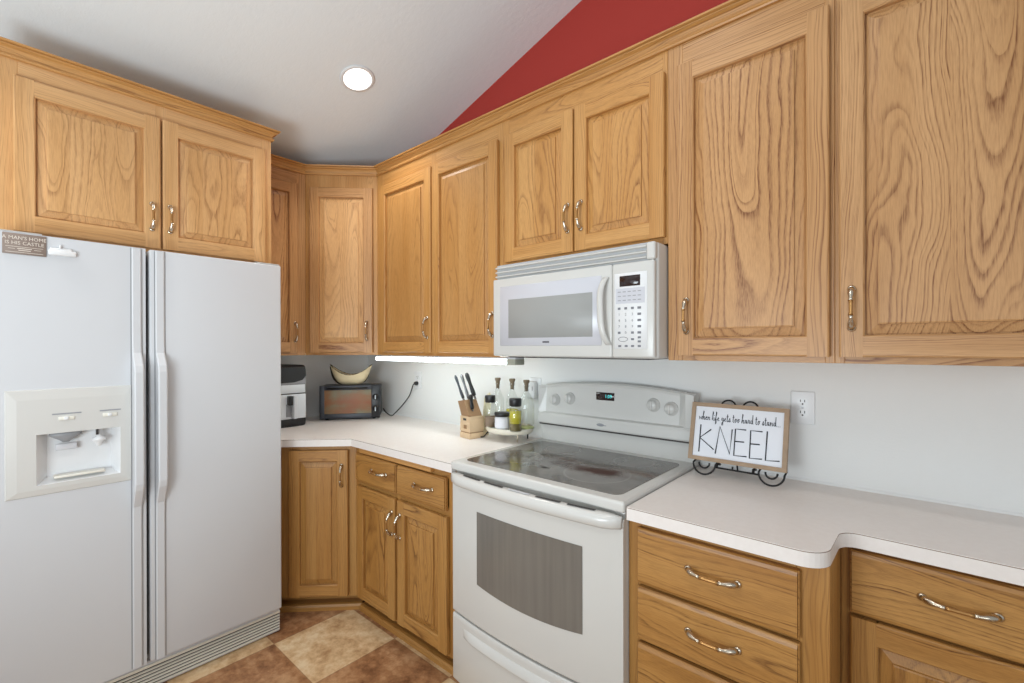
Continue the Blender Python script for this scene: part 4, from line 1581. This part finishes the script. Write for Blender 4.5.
# slanted head that holds the knives, leaning to the front-left
vs = [(-0.05, -0.05, 0.119), (0.048, -0.05, 0.119), (0.048, 0.05, 0.119), (-0.05, 0.05, 0.119),
      (-0.072, -0.064, 0.196), (0.0, -0.064, 0.206), (0.0, 0.036, 0.206), (-0.072, 0.030, 0.196)]
mb.add(vs, [[0, 1, 2, 3], [4, 5, 6, 7], [0, 1, 5, 4], [1, 2, 6, 5], [2, 3, 7, 6], [3, 0, 4, 7]], 'walnut_board')
mb.build('slanted_head', kb)


def knife(name, label, base, tip, m, r0, r1, bolster=False, blade=0.0):
    """A handle leaning out of the block; coordinates in the world."""
    base, tip = Vector(base), Vector(tip)
    o = thing(name, label, 'knife', base, 0.0, 'knives standing in the wooden block')
    d = (tip - base)
    mb = MB()
    n_ = 10
    pts = [tuple(base + d * (0.12 + 0.88 * i / n_)) for i in range(n_ + 1)]
    mb.tube(pts, [r0 + (r1 - r0) * (i / n_) + 0.0016 * sin(i * 0.9) for i in range(n_)] + [r1 * 0.55], m, 10, squash=0.62)
    mb.build('handle', o, True)
    mb = MB()
    side = Vector((d.y, -d.x, 0)).normalized() if abs(d.x) + abs(d.y) > 1e-6 else Vector((1, 0, 0))
    up = d.normalized()
    q = []
    for a, wdt in ((0.0, 0.012), (0.14, 0.011)):
        c_ = base + d * a
        for s1 in (-1, 1):
            for s2 in (-1, 1):
                q.append(tuple(c_ + Vector((1, 0, 0)) * s1 * wdt * (0.5) + Vector((0, 1, 0)) * s2 * 0.0022))
    mb.add(q, [[0, 1, 3, 2], [4, 5, 7, 6], [0, 1, 5, 4], [2, 3, 7, 6], [0, 2, 6, 4], [1, 3, 7, 5]], 'steel')
    mb.build('blade', o, True)
    return o


knife('kitchen_knife', 'slim grey-handled knife at the outer side of the knife block', (1.300, -0.235, 1.100), (1.245, -0.250, 1.236), 'charcoal', 0.0085, 0.0075)
knife('kitchen_knife', 'steel-handled knife in the middle of the knife block', (1.318, -0.215, 1.100), (1.276, -0.235, 1.242), 'steel', 0.0085, 0.0080)
knife('kitchen_knife', 'large black-handled knife, thickest in the knife block', (1.352, -0.205, 1.115), (1.310, -0.230, 1.250), 'black_plastic', 0.0125, 0.0120)
knife('kitchen_knife', 'short black-handled knife beside the thick one in the block', (1.362, -0.235, 1.055), (1.352, -0.240, 1.140), 'black_plastic', 0.0100, 0.0130)
mb = MB()
# cream board leaning behind the block
vs = [(1.330, -0.140, CZ1 + 0.001), (1.356, -0.112, CZ1 + 0.001), (1.368, -0.100, 1.125), (1.360, -0.108, 1.142), (1.340, -0.128, 1.112)]
back = [(x - 0.009, y + 0.011, z) for x, y, z in vs]
mb.add(vs + back, [[0, 1, 2, 3, 4], [9, 8, 7, 6, 5]] + [[i, (i + 1) % 5, 5 + (i + 1) % 5, 5 + i] for i in range(5)], 'cream_board')
o = mb.build('cutting_board', world=True, loc=(1.39, -0.145, CZ1))
tag(o, 'small cream board standing between the knife block and the bottles', 'board')

# ------------------------------------------------------------------ bottle tray with bottles and jars
TZ = 0.975
ty = thing('raised_tray', 'cream oval tray on short black legs holding the oil bottles', 'tray', (1.512, -0.122, CZ1))
mb = MB()
mb.lathe([(0.0001, TZ - 0.022), (0.90, TZ - 0.022), (0.97, TZ - 0.012), (1.0, TZ + 0.004), (0.985, TZ + 0.006), (0.95, TZ - 0.002), (0.0001, TZ - 0.002)], (1.514, -0.122, 0.0), 'tray', 44, 'z', True, 0.136, 0.108)
mb.build('tray_top', ty, True)
mb = MB()
mb.tube([(1.425, -0.175, TZ - 0.012), (1.424, -0.183, 0.950), (1.400, -0.192, 0.922), (1.384, -0.198, 0.9185)], 0.0038, 'black_iron', 8)
mb.build('leg', ty, True)
mb = MB()
mb.tube([(1.612, -0.170, TZ - 0.012), (1.614, -0.174, 0.945), (1.615, -0.178, 0.9185)], 0.0038, 'chrome', 8)
mb.build('leg', ty, True)
for px_, py_ in ((1.43, -0.06), (1.585, -0.06)):
    mb = MB()
    mb.tube([(px_, py_, TZ - 0.012), (px_, py_, 0.9145)], 0.0038, 'black_iron', 8)
    mb.build('leg', ty, True)


def bottle(label, x, y, r, top, oil, oilm, nm='oil_bottle'):
    b0 = TZ - 0.0015
    h = top - b0
    o = thing(nm, label, 'bottle', (x, y, b0), 0.0, 'corked glass oil bottles on the tray')
    mb = MB()
    nr = 0.0125
    mb.lathe([(r * 0.9, 0.001), (r, 0.006), (r, h * 0.50), (r * 0.93, h * 0.57), (r * 0.55, h * 0.69), (nr, h * 0.76), (nr, h * 0.86), (nr + 0.003, h * 0.87), (nr + 0.003, h * 0.89), (nr, h * 0.9)], (0, 0, 0), 'glass', 24)
    mb.build('glass_body', o)
    if oil > 0:
        mb = MB()
        mb.lathe([(r * 0.86, 0.004), (r * 0.93, 0.008), (r * 0.93, h * oil), (0.0001, h * oil)], (0, 0, 0), oilm, 22)
        mb.build('oil', o)
    mb = MB()
    mb.lathe([(0.0085, h * 0.77), (0.0108, h * 0.9), (0.0112, h * 0.93), (0.0150, h * 0.95), (0.0160, h * 0.99), (0.014, h)], (0, 0, 0), 'cork', 18)
    mb.build('cork_stopper', o)
    return o


bottle('clear corked bottle standing behind the white-labelled jar', 1.412, -0.098, 0.034, 1.222, 0.12, 'oil_pale')
bottle('corked bottle half filled with yellow-green oil, between two black-lidded jars', 1.505, -0.088, 0.034, 1.221, 0.36, 'oil')
bottle('tall empty-looking corked bottle at the range end of the tray', 1.614, -0.105, 0.040, 1.220, 0.06, 'oil_pale')


def jar(label, x, y, r, hg, lid_h, lid_r, fills, lid='black_plastic', nm='spice_jar', lab=False):
    b0 = TZ - 0.0015
    o = thing(nm, label, 'jar', (x, y, b0), 0.0, 'black-lidded jars on the tray')
    mb = MB()
    mb.lathe([(r * 0.92, 0.001), (r, 0.006), (r, hg * 0.82), (r * 0.86, hg * 0.92), (r * 0.8, hg)], (0, 0, 0), 'glass', 24)
    mb.build('glass_body', o)
    for (za, zb, m_) in fills:
        mb = MB()
        mb.lathe([(r * 0.93, za), (r * 0.93, zb), (0.0001, zb)], (0, 0, 0), m_, 22)
        mb.build('contents', o)
    mb = MB()
    mb.lathe([(lid_r * 0.92, hg - 0.004), (lid_r, hg), (lid_r * 1.03, hg + lid_h * 0.8), (lid_r * 0.97, hg + lid_h), (0.0001, hg + lid_h)], (0, 0, 0), lid, 22)
    mb.build('lid', o)
    if lab:
        mb = MB()
        vs = []
        for z in (0.012, hg * 0.86):
            for i in range(15):
                a = radians(-150 + 12 * i)
                vs.append((r * 1.015 * cos(a), r * 1.015 * sin(a), z))
        mb.add(vs, [[i, i + 1, 15 + i + 1, 15 + i] for i in range(14)], 'label_white', True)
        mb.build('paper_label', o)
    return o


jar('black-stoppered glass jar with brown spice beside the knife block', 1.437, -0.182, 0.031, 0.132, 0.032, 0.027, [(0.004, 0.055, 'spice')])
jar('short wide jar with black lid and white paper label', 1.526, -0.190, 0.036, 0.070, 0.016, 0.038, [(0.004, 0.066, 'label_white')], lab=True)
jar('black-stoppered jar of yellow oil over dark herbs', 1.614, -0.190, 0.031, 0.128, 0.034, 0.030, [(0.004, 0.040, 'herb'), (0.0405, 0.100, 'oil')])

# ------------------------------------------------------------------ KNEEL sign on its easel
SB = Vector((2.437, -0.152, 0.9665))       # lower corner of the sign's face
SU = Vector((0.321, 0.004, 0.0)).normalized()
SVv = Vector((0.0, 0.052, 0.2065))
SH = SVv.length
SV = SVv.normalized()
SW = 0.322
SN = SU.cross(SV).normalized()
if SN.y > 0:
    SN = -SN
sg = thing('wall_sign', 'wood-framed white sign lettered KNEEL standing on the counter', 'sign', SB)


def sp(u, v, w):
    return SB + SU * u + SV * v + SN * w


def sbox(mb, u0, u1, v0, v1, w0, w1, m, b=0.0):
    q = [tuple(sp(u, v, w)) for w in (w0, w1) for u, v in ((u0, v0), (u1, v0), (u1, v1), (u0, v1))]
    mb.add(q, [[0, 1, 2, 3], [4, 5, 6, 7], [0, 1, 5, 4], [1, 2, 6, 5], [2, 3, 7, 6], [3, 0, 4, 7]], m)


mb = MB()
fwid = 0.0140
sbox(mb, 0, SW, 0, fwid, -0.014, 0.006, 'sign_wood')
sbox(mb, 0, SW, SH - fwid, SH, -0.014, 0.006, 'sign_wood')
sbox(mb, 0, fwid, fwid, SH - fwid, -0.014, 0.006, 'sign_wood')
sbox(mb, SW - fwid, SW, fwid, SH - fwid, -0.014, 0.006, 'sign_wood')
mb.build('frame', sg, True)
mb = MB()
sbox(mb, fwid, SW - fwid - 0.0, fwid, SH - fwid, -0.010, -0.001, 'sign_white')
bd = mb.build('board', sg, True)
mb = MB()


def stroke(mb, pts, r, m='ink'):
    P_ = [tuple(sp(u, v, 0.0)) for u, v in pts]
    mb.tube(P_, r, m, 6)


# KNEEL in thin hand-drawn capitals
k0, k1 = 0.030, 0.128
letters = [
    [[(0.033, k0), (0.033, k1 + 0.002)], [(0.069, k1 - 0.012), (0.033, k0 + 0.052), (0.082, k0 + 0.014)]],
    [[(0.088, k0 + 0.001), (0.097, k1 + 0.002), (0.134, k0 + 0.006), (0.137, k1 - 0.004)]],
    [[(0.180, k1 - 0.001), (0.147, k1 - 0.001), (0.147, k0 + 0.003), (0.186, k0 + 0.005)], [(0.147, k0 + 0.053), (0.176, k0 + 0.054)]],
    [[(0.229, k1 - 0.001), (0.194, k1 - 0.001), (0.195, k0 + 0.001), (0.232, k0 + 0.004)], [(0.195, k0 + 0.051), (0.223, k0 + 0.052)]],
    [[(0.243, k1 + 0.002), (0.242, k0 + 0.001), (0.282, k0 + 0.005)]],
]
for L__ in letters:
    for st_ in L__:
        stroke(mb, [(0.036 + (u_ - 0.033) * 1.06, v_) for u_, v_ in st_], 0.0021)
# the script line above, as single strokes (units: x-height 1)
G = {
    'w': (1.15, [[(0, 0.95), (0.2, 0.05), (0.5, 0.8), (0.7, 0.05), (1.0, 1.0)]]),
    'h': (0.95, [[(0.0, 0.2), (0.35, 2.3), (0.2, 2.5), (0.1, 0.0), (0.3, 0.8), (0.55, 0.95), (0.65, 0.0), (0.9, 0.15)]]),
    'e': (0.75, [[(0, 0.3), (0.5, 0.75), (0.35, 1.0), (0.1, 0.6), (0.25, 0.05), (0.7, 0.2)]]),
    'n': (0.95, [[(0.05, 1.0), (0.1, 0.0), (0.3, 0.85), (0.6, 0.9), (0.65, 0.05), (0.9, 0.15)]]),
    'l': (0.55, [[(0, 0.2), (0.4, 2.2), (0.2, 2.5), (0.12, 0.2), (0.5, 0.1)]]),
    'i': (0.5, [[(0.05, 0.9), (0.15, 0.05), (0.45, 0.15)], [(0.1, 1.4), (0.14, 1.5)]]),
    'f': (0.7, [[(0, 0.2), (0.45, 2.3), (0.25, 2.5), (0.15, -0.9), (0.4, -0.6), (0.3, 0.3), (0.65, 0.4)]]),
    'g': (0.95, [[(0.6, 0.9), (0.2, 0.95), (0.1, 0.3), (0.5, 0.2), (0.62, 0.95), (0.55, -1.0), (0.2, -1.0), (0.3, -0.3), (0.9, 0.3)]]),
    't': (0.65, [[(0.25, 2.0), (0.2, 0.2), (0.35, 0.02), (0.6, 0.2)], [(0.0, 1.35), (0.55, 1.45)]]),
    's': (0.7, [[(0, 0.2), (0.4, 1.1), (0.5, 0.4), (0.25, 0.0), (0.1, 0.15)], [(0.4, 0.1), (0.65, 0.2)]]),
    'o': (0.85, [[(0.35, 1.0), (0.1, 0.55), (0.3, 0.0), (0.6, 0.45), (0.4, 1.0), (0.8, 0.9)]]),
    'a': (0.95, [[(0.55, 0.9), (0.2, 0.95), (0.1, 0.25), (0.4, 0.05), (0.6, 0.95), (0.65, 0.1), (0.9, 0.15)]]),
    'r': (0.75, [[(0.0, 0.2), (0.2, 1.1), (0.5, 0.9), (0.45, 0.1), (0.7, 0.15)]]),
    'd': (0.95, [[(0.55, 0.85), (0.2, 0.95), (0.1, 0.25), (0.4, 0.05), (0.6, 0.6), (0.68, 2.4), (0.65, 0.1), (0.9, 0.15)]]),
    '.': (0.45, [[(0.1, 0.0), (0.16, 0.1)]]),
    ' ': (0.55, []),
}
line = 'when life gets too hard to stand...'
tot = sum(G[c_][0] for c_ in line)
un = 0.272 / tot
xh = 0.0135
cu_ = 0.028
for c_ in line:
    wd_, sts = G[c_]
    for st_ in sts:
        stroke(mb, [(cu_ + x_ * un, 0.149 + y_ * xh) for x_, y_ in st_], 0.0011)
    cu_ += wd_ * un
mb.build('lettering', sg, True)

ez = thing('wire_easel', 'black scrolled wire easel holding up the KNEEL sign', 'easel', (2.59, -0.12, CZ1))
mb = MB()


def wire(mb, pts, r=0.0032, closed=False):
    mb.tube(pts, r, 'black_iron', 8, closed)


def scroll(mb, u, v, r, w, a0, a1, n_=20, rr=0.0032):
    wire(mb, [tuple(sp(u + r * cos(radians(a0 + (a1 - a0) * i / n_)), v + r * sin(radians(a0 + (a1 - a0) * i / n_)), w)) for i in range(n_ + 1)], rr)


for u, sgn in ((0.064, 1), (0.281, -1)):
    scroll(mb, u, -0.0100, 0.0385, 0.016, 178, 362)
    scroll(mb, u, -0.0080, 0.018, 0.016, 175, 365, 16)
    wire(mb, [tuple(sp(u - 0.0385, -0.010, 0.016)), tuple(sp(u - 0.0385, 0.004, -0.018))])
    wire(mb, [tuple(sp(u + 0.0385, -0.010, 0.016)), tuple(sp(u + 0.0385, 0.004, -0.018))])
for u in (0.122, 0.196):
    scroll(mb, u, SH - 0.007, 0.0255, -0.022, 0, 180, 16)
wire(mb, [tuple(sp(0.102, -0.018, 0.016)), tuple(sp(0.243, -0.019, 0.016))])
wire(mb, [tuple(sp(0.160, -0.018, 0.016)), tuple(sp(0.160, -0.006, 0.016))])
for u in (0.108, 0.226):
    wire(mb, [tuple(sp(u, -0.018, 0.016)), tuple(sp(u, -0.0065, 0.016)), tuple(sp(u, -0.0045, 0.006)), tuple(sp(u, -0.0045, -0.018))], 0.0045)
for u in (0.122, 0.196):
    for s_ in (-1, 1):
        wire(mb, [tuple(sp(u + s_ * 0.0255, SH - 0.007, -0.022)), tuple(sp(u + s_ * 0.0255, 0.05, -0.022)), tuple(sp(u + s_ * 0.014, 0.004, -0.020))])
wire(mb, [tuple(sp(0.026, 0.004, -0.0185)), tuple(sp(0.3195, 0.004, -0.0185))])
mb.build('scrolled_front', ez, True)
mb = MB()
wire(mb, [tuple(sp(0.14, SH * 0.8, -0.022)), (2.577, -0.03, 0.9175)])
mb.build('back_leg', ez, True)
